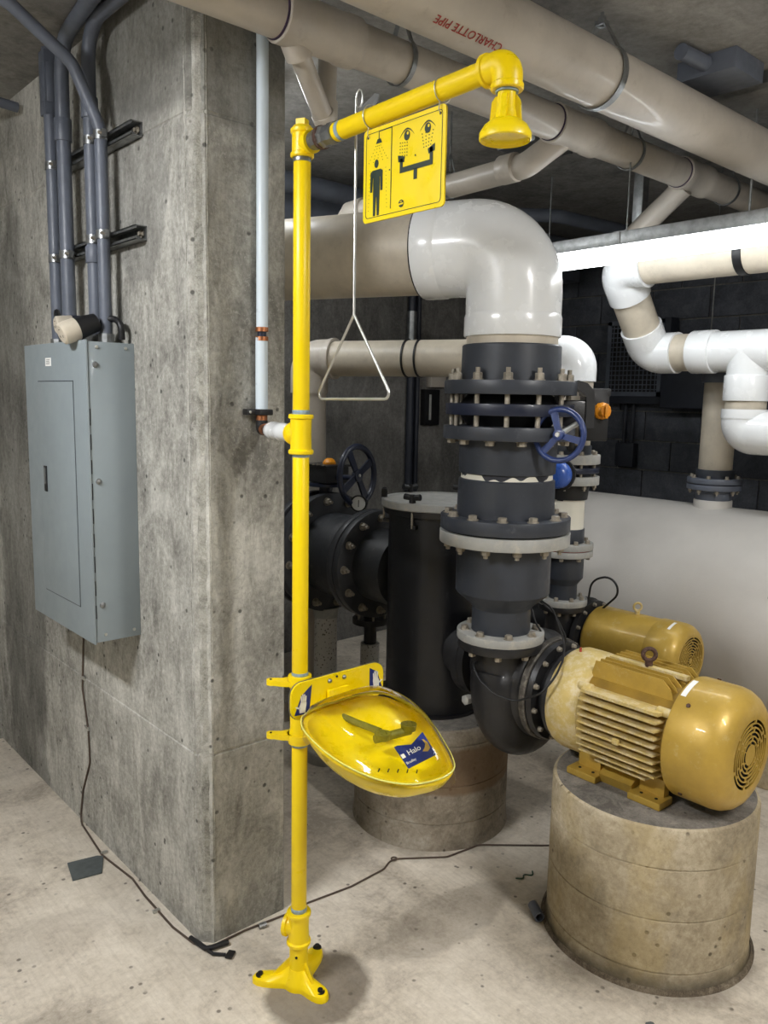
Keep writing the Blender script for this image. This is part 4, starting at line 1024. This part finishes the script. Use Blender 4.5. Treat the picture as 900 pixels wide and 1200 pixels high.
MB().box(q+dgn*.013, (.002, .03, .003), axes=(dgn, basis(dgn)[0], basis(dgn)[1])).build('gauge_needle', 'dark', gg)
# support pipe beneath the inlet line
sp1 = thing('support_pipe', 'speckled white support pipe standing under the black inlet line', 'pipe support', (2.2, 2.88, 0))
MB().cyl((2.2, 2.86, .04), (2.2, 2.86, .66), .053, n=32).build('support_post', 'speckled', sp1)
MB().lathe((2.2, 2.86, .655), (0, 0, 1), [(0, 0), (0, .056), (.03, .058), (.045, .06), (.045, 0)], 32).build('support_cap', 'flange_grey', sp1)
MB().lathe((2.17, 2.80, 0), (0, 0, 1), [(0, 0), (0, .105), (.05, .105), (.055, .10), (.055, 0)], 40).build('support_base', 'flange_grey', sp1)
# small fittings between support and tank
sf = thing('drain_assembly', 'small dark flanged drain fitting hanging beneath the inlet pipe by the tank', 'pipe fitting', (2.32, 2.75, 0))
MB().cyl((2.42, 2.80, .50), (2.42, 2.80, .76), .03, n=16).cyl((2.42, 2.80, .60), (2.42, 2.80, .625), .085, n=28).cyl((2.42, 2.80, .68), (2.42, 2.80, .70), .085, n=28).build('fitting_body', 'black_iron', sf)
for k in range(6): MB().cyl((2.42+.07*cos(k*1.047), 2.80+.07*sin(k*1.047), .60), (2.42+.07*cos(k*1.047), 2.80+.07*sin(k*1.047), .70), .006, n=8).build('stud', 'bolt', sf)
MB().cyl((2.42, 2.80, .0), (2.42, 2.80, .50), .045, n=20).build('drain_pipe', 'speckled', sf)
lf = thing('small_flange_fitting', 'pale flanged fitting low behind the column edge left of the yellow pole', 'pipe fitting', (1.95, 3.0, 0))
MB().cyl((1.93, 2.96, .0), (1.93, 2.96, .86), .035, n=16).build('fitting_pipe', 'old_pvc', lf)
for z in (.58, .68): MB().cyl((1.93, 2.96, z), (1.93, 2.96, z+.02), .08, n=24).build('fitting_flange', 'flange_grey', lf)
cu = struct('trim_2', MB().box((2.9, 3.6, .05), (3.03, .68, .10), bev=.004), 'floor')

# ================================================================== PUMP 2 AND STACK 2
NX, NZ = 2.88, .672
p2 = thing('pump', 'smaller far pump with smooth gold motor and black casing before the pale tank', 'pump', (NX, 1.6, .52), 'pumps')
mb = MB().lathe((NX, 1.575, NZ), (0, -1, 0), [(0, .12), (0, .137), (.004, .139), (.085, .139), (.105, .135), (.122, .124), (.132, .110), (.1335, .10)], 48)
fan_grille(mb, (NX, 1.575-.1335, NZ), (0, -1, 0), .10, slots_r=(.012, .096), rows=8, secs=8)
f2 = mb.build('fan_cover', 'gold', p2, 40)
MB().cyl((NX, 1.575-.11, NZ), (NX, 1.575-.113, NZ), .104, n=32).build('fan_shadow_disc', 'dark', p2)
mb = MB()
for k in range(7):
    a0_, a1_ = pi-1.5+k*.06, pi-1.5+(k+1)*.06
    mb.add([V((NX+.1396*cos(a), y, NZ+.1396*sin(a))) for a, y in ((a0_, 1.512), (a0_, 1.50), (a1_, 1.50), (a1_, 1.512))], [(0, 1, 2, 3)])
mb.build('cover_sticker', 'white', f2)
MB().lathe((NX, 1.575, NZ), (0, 1, 0), [(0, 0), (0, .134), (.27, .134), (.28, .130), (.285, .125), (.285, 0)], 56).build('motor_barrel', 'gold', p2)
MB().lathe((NX, 1.855, NZ), (0, 1, 0), [(0, 0), (0, .115), (.02, .11), (.022, .148), (.04, .150), (.042, .13), (.06, .13), (.062, .155), (.085, .155), (.09, 0)], 48).build('adapter_ring', 'black_iron', p2)
bolts(p2, (NX, 1.876, NZ), (0, -1, 0), .137, 12, .007, .009, .1)
MB().cyl((NX, 1.68, NZ+.132), (NX, 1.68, NZ+.148), .010, n=12).torus((NX, 1.68, NZ+.165), (.75, .66, 0), .0155, .0048, 24, 8).build('lifting_eye', 'gold_dusty', p2)
MB().box((NX-.1, 1.70, .535), (.06, .2, .035), bev=.004).box((NX+.1, 1.70, .535), (.06, .2, .035), bev=.004).box((NX, 1.7, .56), (.18, .16, .06)).build('motor_foot', 'gold', p2)
S2X, S2Y = 2.78, 1.975
mb = MB().lathe((NX, 1.935, NZ), (0, 1, 0), [(0, 0), (0, .13), (.02, .145), (.09, .145), (.13, .10), (.15, .08), (.25, .08), (.25, 0)], 40)
mb.tube([(NX+.06, 1.97, NZ-.08), (NX, 1.97, NZ-.10), (NX-.07, 1.975, NZ-.07), (S2X, S2Y, NZ), (S2X, S2Y, .79)], [.05, .06, .065, .068, .066], 24)
mb.build('volute_casing', 'black_iron', p2, 50)
MB().tube(fillet([(2.83, 1.88, .835), (2.83, 1.87, .92), (2.85, 1.79, .95), (2.87, 1.755, .88), (2.86, 1.83, .80)], .06, 6), .0045, 8).build('sensor_cable', 'rubber', p2)
st2 = thing('pipe_stack', 'slimmer far pipe stack with white flanges rising from the smaller pump', 'pipe', (S2X, S2Y, .79), 'discharge pipe stacks')
def c2_(z0, z1, r, mat, name, bev=.0015): return cz(st2, z0, z1, r, mat, name, bev, None, 40, S2X, S2Y)
c2_(.785, .808, .10, 'black_iron', 'pump_flange'); c2_(.809, .833, .103, 'flange_grey', 'pale_flange')
MB().lathe((S2X, S2Y, .833), (0, 0, 1), [(0, 0), (0, .058), (.06, .058), (.072, .066), (.09, .080), (.19, .080), (.19, 0)], 40).build('reducer', 'grey_pvc', st2)
c2_(1.018, 1.043, .115, 'flange_grey', 'pale_flange'); c2_(1.043, 1.047, .108, 'red_print', 'gasket'); c2_(1.047, 1.073, .115, 'flange_grey', 'pale_flange')
c2_(1.073, 1.132, .076, 'grey_pvc', 'coupling'); c2_(1.13, 1.305, .071, 'drips_small', 'cream_pipe', 0)
MB().lathe((S2X, S2Y, 1.255), (0, 0, 1), [(0, 0), (0, .080), (.05, .086), (.062, .086), (.062, 0)], 40).build('coupling', 'rubber', st2)
c2_(1.318, 1.352, .124, 'flange_grey', 'pale_flange'); c2_(1.403, 1.440, .124, 'flange_grey', 'pale_flange')
c2_(1.44, 1.478, .086, 'grey_pvc', 'coupling'); c2_(1.476, 1.735, .080, 'cream_pvc', 'cream_pipe', 0)
for z, ax, R, r in ((.833, 1, .082, .009), (.785, -1, .082, .009), (1.073, 1, .095, .009), (1.018, -1, .095, .009), (1.440, 1, .105, .0095), (1.318, -1, .105, .0095)):
    bolts(st2, (S2X, S2Y, z), (0, 0, ax), R, 8, r, .012, .3, 'nut' if z == 1.318 else 'head')
studs(st2, (S2X, S2Y, 1.352), (0, 0, 1), .051, .105, 8, .006, .3)
v3 = thing('butterfly_valve', 'far butterfly valve with black switch box, orange knob and blue dome on slimmer stack', 'valve', (S2X, S2Y, 1.38), 'butterfly valves')
c3v = MB().cyl((S2X, S2Y, 1.366), (S2X, S2Y, 1.388), .122, n=40, bev=.002).cyl((S2X, S2Y, 1.352), (S2X, S2Y, 1.403), .09, n=32).build('valve_body', 'blue_dark', v3)
q = V((2.705, 1.82, 1.605))
mb = MB().box(q, (.10, .14, .20), axes=(rv, cv, zv), bev=.008).box(q+zv*.085-cv*.005, (.11, .15, .03), axes=(rv, cv, zv), bev=.006)
sbx = mb.build('switch_box', 'rubber', v3)
q2 = V((2.672, 1.765, 1.62))
kn = MB().lathe(q2, cv+rv*.3, [(0, 0), (0, .034), (.02, .032), (.026, .024), (.03, .022), (.045, .020), (.045, 0)], 12).box(q2+(cv+rv*.3)*.05, (.012, .016, .055), axes=(rv, cv, zv), bev=.003).build('orange_knob', 'orange', v3)
MB().box(V((2.666, 1.778, 1.535)), (.036, .002, .016), axes=(rv, cv, zv)).build('box_label', 'white', v3)
MB().cyl((S2X-.03, S2Y-.03, 1.40), (2.69, 1.92, 1.55), .02, n=14).build('valve_stem', 'black_iron', v3)
q = V((2.42, 1.766, 1.388)); ax_ = V((-.9, -.42, .0))
MB().lathe(q, ax_, [(-.09, 0), (-.09, .045), (-.02, .05), (-.018, .062), (0, .062), (.002, .050), (.002, 0)], 28).build('dome_collar', 'rubber', v3)
MB().lathe(q, ax_, [(0, 0), (0, .052), (.012, .051), (.028, .044), (.040, .028), (.044, 0)], 28).build('blue_dome', 'blue_bright', v3)
MB().tube([q-ax_*.08, (S2X, S2Y, 1.378)], .02, 12).build('actuator_shaft', 'black_iron', v3)
# small white elbow + pipe to the left
ZS = 1.815
e2l = thing('pipe_elbow', 'smaller white elbow topping the far stack behind the big one', 'pipe elbow', (S2X, S2Y, 1.73), 'white pipe elbows')
pth = fillet([V((S2X, S2Y, 1.735)), V((S2X, S2Y, 1.83)), V((S2X, S2Y, 1.83))+hd_*.20], .10, 12)
MB().tube(pth, .090, 36).build('elbow_body', 'white_pvc', e2l, 40)
sp2 = thing('small_pipe', 'long cream horizontal pipe passing behind the thick stack to a grey elbow', 'pipe', (S2X, S2Y, 1.83))
a = V((S2X, S2Y, 1.83))+hd_*.19; b_ = V((S2X, S2Y, 1.83))+hd_*1.10
MB().cyl(a, b_, .080, n=36).build('pipe_barrel', 'cream_pvc', sp2)
for t in (.67, .73): q = V((S2X, S2Y, 1.83))+hd_*t; MB().lathe(q, hd_, [(0, .080), (0, .085), (.008, .085), (.008, .080)], 36).build('pipe_strap', 'rubber', sp2)
e3 = thing('pipe_elbow', 'dull grey elbow left of the pull handle turning the cream pipe down', 'pipe elbow', b_, 'white pipe elbows')
q = V((S2X, S2Y, 1.83))+hd_*1.235
pth = fillet([b_, q, q-zv*.16], .10, 10)
MB().tube(pth, .0885, 32).build('elbow_body', 'old_pvc', e3, 40)
MB().lathe(b_, hd_, [(-.003, .085), (-.003, .094), (.012, .094), (.03, .089)], 32).build('elbow_collar', 'old_pvc', e3)
vp = tag(MB().cyl(q-zv*.15, (q.x, q.y, 0), .080, n=32).build('vertical_pipe', 'old_pvc'), 'dull white vertical pipe behind the yellow pole, below the grey elbow', 'pipe')

# ================================================================== BIG HORIZONTAL TANK AND ITS PIPING
TXX, TZ, TR = 3.75, .70, .468
bt = thing('horizontal_tank', 'huge pale horizontal cylindrical tank lying behind the pumps', 'tank', (TXX, 1.0, 0))
MB().lathe((TXX, 2.62, TZ), (0, -1, 0), [(-.12, 0), (-.115, .12), (-.09, .26), (-.05, .38), (0, .45), (.06, TR), (1.4, TR), (3.2, TR), (3.28, .42), (3.35, .2), (3.37, 0)], 96).build('tank_shell', 'tank', bt, 50)
for y in (.2, 1.4, 2.4): MB().box((TXX, y, .14), (.62, .14, .28), bev=.01).build('saddle', 'pedestal', bt)
mb = MB()
for (a, y0_, L) in ((2.52, 1.292, .05), (2.60, 1.288, .035), (2.66, 1.294, .05), (2.74, 1.290, .03), (2.80, 1.286, .02), (2.70, 1.345, .07)):
    P_ = [V((TXX+cos(a+t*L)*(TR+.0008), y0_+.004*sin(t*3+a*9), TZ+sin(a+t*L)*(TR+.0008))) for t in [i/5 for i in range(6)]]
    mb.tube(P_, .0024, 5)
mb.build('scratch_mark', 'rubber', bt)
nz = thing('tank_riser', 'vertical cream pipe with grey bolted flange rising from the tank top', 'pipe', (TXX, 1.83, 1.16))
NYY = 1.825
def cn(z0, z1, r, mat, name, bev=.0015): return MB().cyl((TXX, NYY, z0), (TXX, NYY, z1), r, n=36, bev=bev).build(name, mat, nz)
MB().cyl((TXX, NYY, 1.12), (TXX, NYY, 1.20), .088, n=36, bev=.004).build('nozzle_neck', 'tank', nz)
MB().lathe((TXX, NYY, 1.195), (0, 0, 1), [(0, 0), (0, .082), (.04, .082), (.045, .10), (.055, .10), (.055, 0)], 36).build('lower_hub', 'conduit', nz)
cn(1.25, 1.275, .124, 'conduit', 'flange'); cn(1.28, 1.305, .124, 'conduit', 'flange'); cn(1.305, 1.345, .088, 'grey_pvc', 'collar'); cn(1.34, 1.76, .077, 'cream_pvc', 'riser_pipe'); cn(1.755, 1.80, .088, 'conduit', 'collar')
cn(1.795, 1.87, .08, 'old_pvc', 'upper_riser_pipe')
bolts(nz, (TXX, NYY, 1.305), (0, 0, 1), .106, 8, .0095, .011, .2); bolts(nz, (TXX, NYY, 1.25), (0, 0, -1), .106, 8, .0095, .012, .2, 'nut')
tag(MB().lathe((TXX, 1.44, 1.165), (0, 0, 1), [(0, .02), (.02, .016), (.03, .016), (.032, .028), (.045, .028), (.05, .012), (.06, .012), (.06, 0)], 12).tube([(TXX-.04, 1.44, 1.205), (TXX+.04, 1.44, 1.205)], .006, 8).build('small_tap', 'rubber'), 'small black valve tap on the tank top at the right edge', 'valve')
# white pipe run from the right
PXX, PZZ = 3.20, 2.243
wp = thing('white_pipe_run', 'cream pipe with black strap running beneath the strip light from the right', 'pipe', (PXX, 1.2, PZZ))
MB().cyl((PXX, 1.93, PZZ), (PXX, -1.2, PZZ), .084, n=40).build('pipe_barrel', 'cream_pvc', wp)
MB().lathe((PXX, 1.50, PZZ), (0, 1, 0), [(-.017, .084), (-.017, .0875), (.017, .0875), (.017, .084)], 40).build('pipe_strap', 'rubber', wp)
MB().cyl((PXX, 1.50, PZZ+.08), (PXX, 1.50, ZC), .005, n=8).build('hanger_rod', 'galv', wp)
R2X, R2Z = 3.50, 1.885
we = thing('pipe_elbow', 'white elbow at the left end of the pipe under the strip light', 'pipe elbow', (PXX, 2.07, PZZ), 'white pipe elbows')
dg_ = (V((R2X, 2.06, R2Z))-V((PXX, 2.06, PZZ))).normalized()
A = V((PXX, 2.06, PZZ)); B = V((R2X, 2.06, R2Z))
MB().tube(fillet([A+V((0, -.14, 0)), A, A+dg_*.15], .10, 12), .094, 36).build('elbow_body', 'white_pvc', we, 40)
MB().lathe(A+V((0, -.142, 0)), (0, 1, 0), [(0, .085), (0, .097), (.01, .097), (.03, .094)], 36).build('elbow_collar', 'white_pvc', we)
tag(MB().cyl(A+dg_*.12, B-dg_*.12, .084, n=36).build('diagonal_pipe', 'cream_pvc'), 'short cream diagonal pipe between two white elbows over the tank', 'pipe')
wf = thing('pipe_elbow', 'lower white elbow where the diagonal pipe turns towards the tee', 'pipe elbow', B, 'white pipe elbows')
MB().tube(fillet([B-dg_*.15, B, B+V((0, -.14, 0))], .10, 12), .094, 36).build('elbow_body', 'white_pvc', wf, 40)
tag(MB().cyl(B+V((0, -.13, 0)), B+V((0, -.27, 0)), .084, n=36).build('short_pipe', 'cream_pvc'), 'short cream pipe piece between lower elbow and tee', 'pipe')
wt = thing('pipe_tee', 'white pipe tee at the right edge with one leg pointing down', 'pipe tee', (R2X, 1.59, R2Z))
mb = MB().cyl((R2X, 1.84, R2Z), (R2X, 1.37, R2Z), .088, n=40); 
for ya, yb in ((1.845, 1.74), (1.44, 1.33)): mb.cyl((R2X, ya, R2Z), (R2X, yb, R2Z), .096, n=40, bev=.003)
mb.cyl((R2X, 1.59, R2Z), (R2X, 1.59, R2Z-.13), .088, n=40).cyl((R2X, 1.59, R2Z-.105), (R2X, 1.59, R2Z-.215), .095, n=40, bev=.003)
mb.build('tee_body', 'white_pvc', wt)
MB().cyl((R2X, 1.34, R2Z), (R2X, -1.2, R2Z), .084, n=36).build('run_pipe', 'white_pvc', wt)
MB().cyl((R2X, 1.59, R2Z-.21), (R2X, 1.59, R2Z-.255), .084, n=36).build('leg_pipe', 'cream_pvc', wt)
wl = thing('pipe_elbow', 'white elbow below the tee turning right out of the picture', 'pipe elbow', (R2X, 1.59, 1.53), 'white pipe elbows')
q = V((R2X, 1.59, 1.535))
MB().tube(fillet([q+zv*.10, q, q+V((0, -.2, 0))], .11, 12), .094, 36).cyl(q+zv*.06, q+zv*.10, .097, n=36).build('elbow_body', 'white_pvc', wl, 40)
MB().cyl(q+V((0, -.19, 0)), q+V((0, -1.9, 0)), .084, n=36).build('outlet_pipe', 'white_pvc', wl)
# little arrow prints on fittings


# ================================================================== STRIP LIGHT IN VIEW AND LAMPS BEHIND
def strip_light(x, y0, y1, z, label, mat):
    t = thing('strip_light', label, 'light', (x, (y0+y1)/2, z), 'strip lights')
    L = y1-y0; yc = (y0+y1)/2
    MB().box((x, yc, z+.035), (.13, L, .05), bev=.003).build('light_housing', 'galv', t)
    mb = MB(); P_ = []
    prof = [(-.062, .010), (-.062, -.012), (-.05, -.034), (-.025, -.045), (.025, -.045), (.05, -.034), (.062, -.012), (.062, .010)]
    mb.prism([(x+a, y0+.004, z+b_) for a, b_ in prof], (0, L-.008, 0)); mb.build('light_lens', mat, t)
    for yy in (y0+.25*L, y0+.75*L):
        MB().box((x, yy, z+.064), (.05, .03, .012)).cyl((x, yy, z+.066), (x, yy, ZC), .003, n=8).build('hanger', 'galv', t)
        MB().box((x-.066, yy, z+.036), (.004, .03, .05), bev=.001).build('housing_clip', 'galv', t)
    return t
strip_light(2.86, .80, 2.16, 2.245, 'lit fluorescent strip light hanging over the far pump', 'lamp')
strip_light(-.38, 1.35, 2.0, 2.60, 'short strip light above the passage left of the camera', 'lamp_passage')
M['added_fill_deep'] = mat_emit('added_fill_lens_deep', (.95, .98, 1, 1), 17)  # glow of an unseen lamp added to brighten the pipes behind the column
strip_light(1.63, 2.5, 3.7, 2.62, 'added fill light, unseen behind the concrete column', 'added_fill_deep')
strip_light(1.55, -1.35, -.05, 2.60, 'strip light behind the camera to the right', 'lamp_rear')

# ================================================================== OVERHEAD PIPES
Y1P, Z1P, R1P = 1.47, 2.595, .0845
o1 = thing('overhead_pipe', 'nearest thick cream overhead pipe with red lettering crossing the top of the picture', 'pipe', (1.5, Y1P, Z1P), 'overhead drain pipes')
MB().cyl((-.2, Y1P, Z1P), (4.98, Y1P, Z1P), R1P, n=48).build('pipe_barrel', 'old_pvc', o1)
# lettering along the underside, following the pipe's curve
s_ = 'CHARLOTTE PIPE'; x_ = 1.735; th_ = radians(238)   # angle in the YZ plane from +Y
nrm = V((0, cos(th_), sin(th_))); upv = V((0, sin(th_), -cos(th_)))
r_txt = V((-1, 0, 0)); upv = nrm.cross(r_txt)
lt_o = text(s_, .030, 'red_print', o1, V((1.515, Y1P, Z1P))+nrm*(R1P+.0012), r_txt, upv, bold=.0)
def clevis(parent, c, R, w=.016, name='clevis_hanger', top=ZC, mat='galv'):
    mb = MB(); x, y, z = c
    P_ = [V((x, y+cos(a)*(R+.003), z+sin(a)*(R+.003))) for a in [radians(-215+i*250/24) for i in range(25)]]
    P_ = [V((x, y+.012, z+R+.06))]+[V((x, y+cos(a)*(R+.004), z+sin(a)*(R+.004))) for a in [radians(50-i*280/28) for i in range(29)]]+[V((x, y-.012, z+R+.06))]
    vs = []; fs = []
    for k, p_ in enumerate(P_):
        d = V((0, p_.y-y, p_.z-z)).normalized()
        vs += [p_-V((w, 0, 0)), p_+V((w, 0, 0)), p_+V((w, 0, 0))+d*.003, p_-V((w, 0, 0))+d*.003]
    for k in range(len(P_)-1):
        for j in range(4): fs.append((4*k+j, 4*k+(j+1) % 4, 4*k+4+(j+1) % 4, 4*k+4+j))
    mb.add(vs, fs); mb.box((x, y, z+R+.06), (.03, .03, .012)).hexa((x, y, z+R+.066), zv, .011, .012)
    mb.cyl((x, y, z+R+.05), (x, y, top), .005, n=8)
    return mb.build(name, mat, parent)
clevis(o1, (2.12, Y1P, Z1P), R1P, .012); clevis(o1, (3.9, Y1P, Z1P), R1P, .012); clevis(o1, (.5, Y1P, Z1P), R1P, .012)
Y2P, Z2P, R2P = 1.85, 2.62, .058
o2 = thing('overhead_pipe', 'thinner overhead drain pipe with hubs passing behind the lettered pipe and over the column', 'pipe', (2, Y2P, Z2P), 'overhead drain pipes')
MB().cyl((-.2, Y2P, Z2P), (4.98, Y2P, Z2P), R2P, n=40).build('pipe_barrel', 'old_pvc', o2)
def hub(x0, x1, name='hub', y=Y2P, z=Z2P, r=R2P): 
    L = x1-x0; return MB().lathe((x0, y, z), (1, 0, 0), [(0, r), (0, r+.007), (.003, r+.009), (.045, r+.009), (.052, r+.006), (L-.052, r+.006), (L-.045, r+.009), (L-.003, r+.009), (L, r+.007), (L, r)], 40).build(name, 'old_pvc', o2)
hub(1.25, 1.50, 'wye_hub'); hub(2.40, 2.66, 'wye_hub'); hub(3.28, 3.5, 'wye_hub')
for x in (1.247, 2.397, 3.277): MB().lathe((x, Y2P, Z2P), (1, 0, 0), [(-.003, R2P), (-.003, R2P+.003), (.002, R2P+.003)], 40).build('primer_ring', 'purple', o2)
clevis(o2, (1.68, Y2P, Z2P), R2P, .008); clevis(o2, (2.90, Y2P, Z2P), R2P, .008); clevis(o2, (3.70, Y2P, Z2P), R2P, .008)
# branches
d45 = V((.62, .35, -.70)).normalized(); a = V((1.30, Y2P+.01, Z2P-.03))
br1 = thing('branch_pipe', 'small drain branch dropping from the thinner overhead pipe beside the column top', 'pipe', a, 'drain branches')
MB().tube(fillet([a, V((1.515, 1.985, 2.44)), V((1.56, 2.05, 2.45)), V((1.575, 2.06, 2.72))], .03, 6), .029, 20).build('branch_barrel', 'old_pvc', br1)
q = V((1.515, 1.985, 2.44)); MB().cyl(q+V((-.03, -.017, .024)), q+V((-.012, -.007, .0096)), .034, n=20, bev=.002).cyl((1.562, 2.052, 2.485), (1.565, 2.053, 2.535), .035, n=20, bev=.002).build('branch_elbow', 'old_pvc', br1)
MB().cyl(a, a+V((.04, .019, -.038)), .038, n=20).build('branch_socket', 'old_pvc', br1)
br2 = thing('branch_pipe', 'drain branch running back from the middle hub of the thinner overhead pipe past the sign', 'pipe', (2.45, 2.0, 2.53), 'drain branches')
XB, ZBr = 2.40, 2.500
MB().tube(fillet([(2.50, 1.865, 2.60), (XB+.01, 1.965, ZBr), (XB, 3.00, ZBr-.02), (XB, 3.00, ZBr-.14), (XB-.0, 3.28, ZBr-.16)], .05, 8), .045, 24).build('branch_barrel', 'old_pvc', br2)
MB().cyl((XB, 2.0, ZBr), (XB, 2.07, ZBr), .052, n=24, bev=.003).build('branch_socket', 'old_pvc', br2)
MB().cyl((XB, 2.86, ZBr-.015), (XB, 2.97, ZBr-.02), .052, n=24, bev=.003).cyl((XB, 3.0, ZBr-.05), (XB, 3.0, ZBr-.12), .052, n=24, bev=.003).build('branch_elbow', 'old_pvc', br2)
mb = MB().torus((XB, 2.34, ZBr-.005), (0, 1, 0), .049, .004, 24, 6).cyl((XB, 2.34, ZBr+.04), (XB, 2.34, ZC), .004, n=8).tube([(XB-.03, 2.34, ZBr+.04), (XB, 2.34, ZBr+.12), (XB+.03, 2.34, ZBr+.04)], .004, 6)
mb.build('branch_hanger', 'galv', br2)
br3 = thing('branch_pipe', 'drain branch slanting down above the strip light at the right', 'pipe', (3.3, 2.0, 2.5), 'drain branches')
MB().tube([(3.34, Y2P+.01, 2.575), (3.33, 2.03, 2.44), (3.325, 2.13, 2.36)], .046, 24).build('branch_barrel', 'old_pvc', br3)
MB().box((3.40, 2.10, 2.62), (.05, .05, .30), bev=.004).build('branch_upright', 'galv', br3)
# ceiling items to the right
jb = thing('ceiling_box', 'grey box with round pipe stub on the ceiling behind the clevis hanger', 'junction box', (2.75, 1.50, 2.70), 'ceiling boxes')
MB().box((2.70, 1.40, 2.738), (.20, .20, .064), bev=.005).build('box_body', 'conduit', jb)
MB().cyl((2.46, 1.41, 2.742), (2.62, 1.40, 2.742), .024, n=18).build('box_stub', 'conduit', jb)
jb2 = thing('ceiling_box', 'grey flat box on the ceiling behind the middle hub of the thinner pipe', 'junction box', (2.7, 2.15, 2.7), 'ceiling boxes')
MB().box((2.85, 2.28, 2.735), (.26, .2, .07), bev=.004).build('box_body', 'galv', jb2)
tag(MB().box((2.88, .55, 2.748), (.05, 1.9, .041), bev=.003).build('ceiling_strut', 'galv'), 'dark steel strut fixed along the ceiling behind the lettered pipe', 'bracket')
# dark ducts and conduits deep under the ceiling
tag(MB().tube(fillet([(2.75, 3.9, 2.52), (2.8, 3.2, 2.60), (3.6, 2.7, 2.62), (4.9, 2.6, 2.62)], .15, 6), .035, 14).build('deep_conduit', 'conduit'), 'dark bent conduit deep under the ceiling over the big elbow', 'conduit')
tag(MB().tube([(1.4, 3.3, 2.66), (4.95, 3.3, 2.66)], .05, 16).build('deep_pipe', 'conduit'), 'dark pipe crossing under the ceiling near the back wall', 'pipe')
tag(MB().box((3.6, 3.62, 2.60), (2.6, .3, .22), bev=.01).build('air_duct', 'conduit'), 'dark rectangular air duct under the ceiling by the back wall', 'duct')
for x, y in ((3.42, 2.62), (4.35, 2.2)):
    tag(MB().cyl((x, y, 1.5 if x > 4 else 2.3), (x, y, ZC), .004, n=8).build('threaded_rod', 'galv'), 'thin threaded rod hanging from the ceiling %s' % ('behind the white tee pipes' if x > 4 else 'right of the big white elbow'), 'rod', 'threaded rods')
# back wall conduits and switch
cw = thing('wall_conduit', 'dark vertical conduit on the back wall seen between pull handle and thick stack', 'conduit', (3.72, 3.92, 1.2))
MB().cyl((3.70, 3.915, .1), (3.70, 3.915, ZC), .026, n=16).build('conduit_pipe', 'conduit', cw).data.materials[0] = M['dark_conduit']
MB().cyl((3.765, 3.92, .1), (3.765, 3.92, ZC), .018, n=14).build('conduit_pipe', 'dark_conduit', cw)
MB().cyl((3.70, 3.915, 1.98), (3.70, 3.915, 2.22), .034, n=16).build('conduit_coupling', 'galv', cw)
ws = thing('wall_switch', 'small switch box on the back wall left of the thick stack', 'switch', (3.93, 3.93, 1.62))
MB().box((3.90, 3.93, 1.60), (.14, .05, .24), bev=.005).build('switch_body', 'rubber', ws)
MB().box((3.95, 3.925, 1.79), (.14, .05, .11), bev=.005).build('cover_plate', 'old_pvc', ws)
MB().box((3.875, 3.902, 1.60), (.014, .01, .17)).build('switch_strip', 'flange_grey', ws)
tag(MB().cyl((4.33, 3.92, .2), (4.33, 3.92, 1.5), .035, n=14).build('rear_downpipe', 'dark_conduit'), 'dark pipe on the back wall close left of the thick stack', 'pipe')
# louvre grille on right wall
lv = thing('louvre_grille', 'dark square mesh ventilation grille on the block wall over the tank', 'vent', (4.96, 3.0, 1.9))
MB().box((4.95, 2.98, 1.93), (.10, .46, .56), bev=.005).build('vent_box', 'dark_conduit', lv)
MB().box((4.898, 3.0, 1.95), (.006, .36, .44)).build('vent_hollow', 'dark', lv)
for k in range(12): MB().box((4.893, 2.835+.03*k, 1.95), (.005, .006, .44)).build('grille_bar', 'conduit', lv)
for k in range(14): MB().box((4.892, 3.0, 1.745+.0315*k), (.005, .36, .006)).build('grille_bar', 'conduit', lv)
mb = MB().box((4.893, 3.0, 2.19), (.008, .42, .03)).box((4.893, 3.0, 1.715), (.008, .42, .03)).box((4.893, 3.195, 1.95), (.008, .03, .5)).box((4.893, 2.805, 1.95), (.008, .03, .5)); mb.build('vent_frame', 'conduit', lv)
MB().box((4.90, 2.55, 1.85), (.2, .38, .45), bev=.01).build('vent_side_box', 'dark_conduit', lv)
wc = thing('outlet_box', 'dark outlet box with twin conduits on the block wall over the tank', 'outlet', (4.97, 3.1, 1.3))
MB().box((4.965, 3.06, 1.30), (.06, .14, .16), bev=.005).build('outlet_body', 'dark_conduit', wc)
for y in (3.03, 3.09): MB().cyl((4.975, y, 1.38), (4.975, y, 1.66), .014, n=10).build('outlet_conduit', 'dark_conduit', wc)
# loose metal fitting behind the near pedestal
tag(MB().cyl((2.72, .96, .05), (2.80, .90, .05), .03, n=14).lathe((2.72, .96, .05), (-.8, .6, 0), [(0, 0), (0, .045), (.02, .045), (.02, 0)], 8).build('hose_fitting', 'galv'), 'loose metal hose fitting on the floor behind the near pedestal', 'fitting')
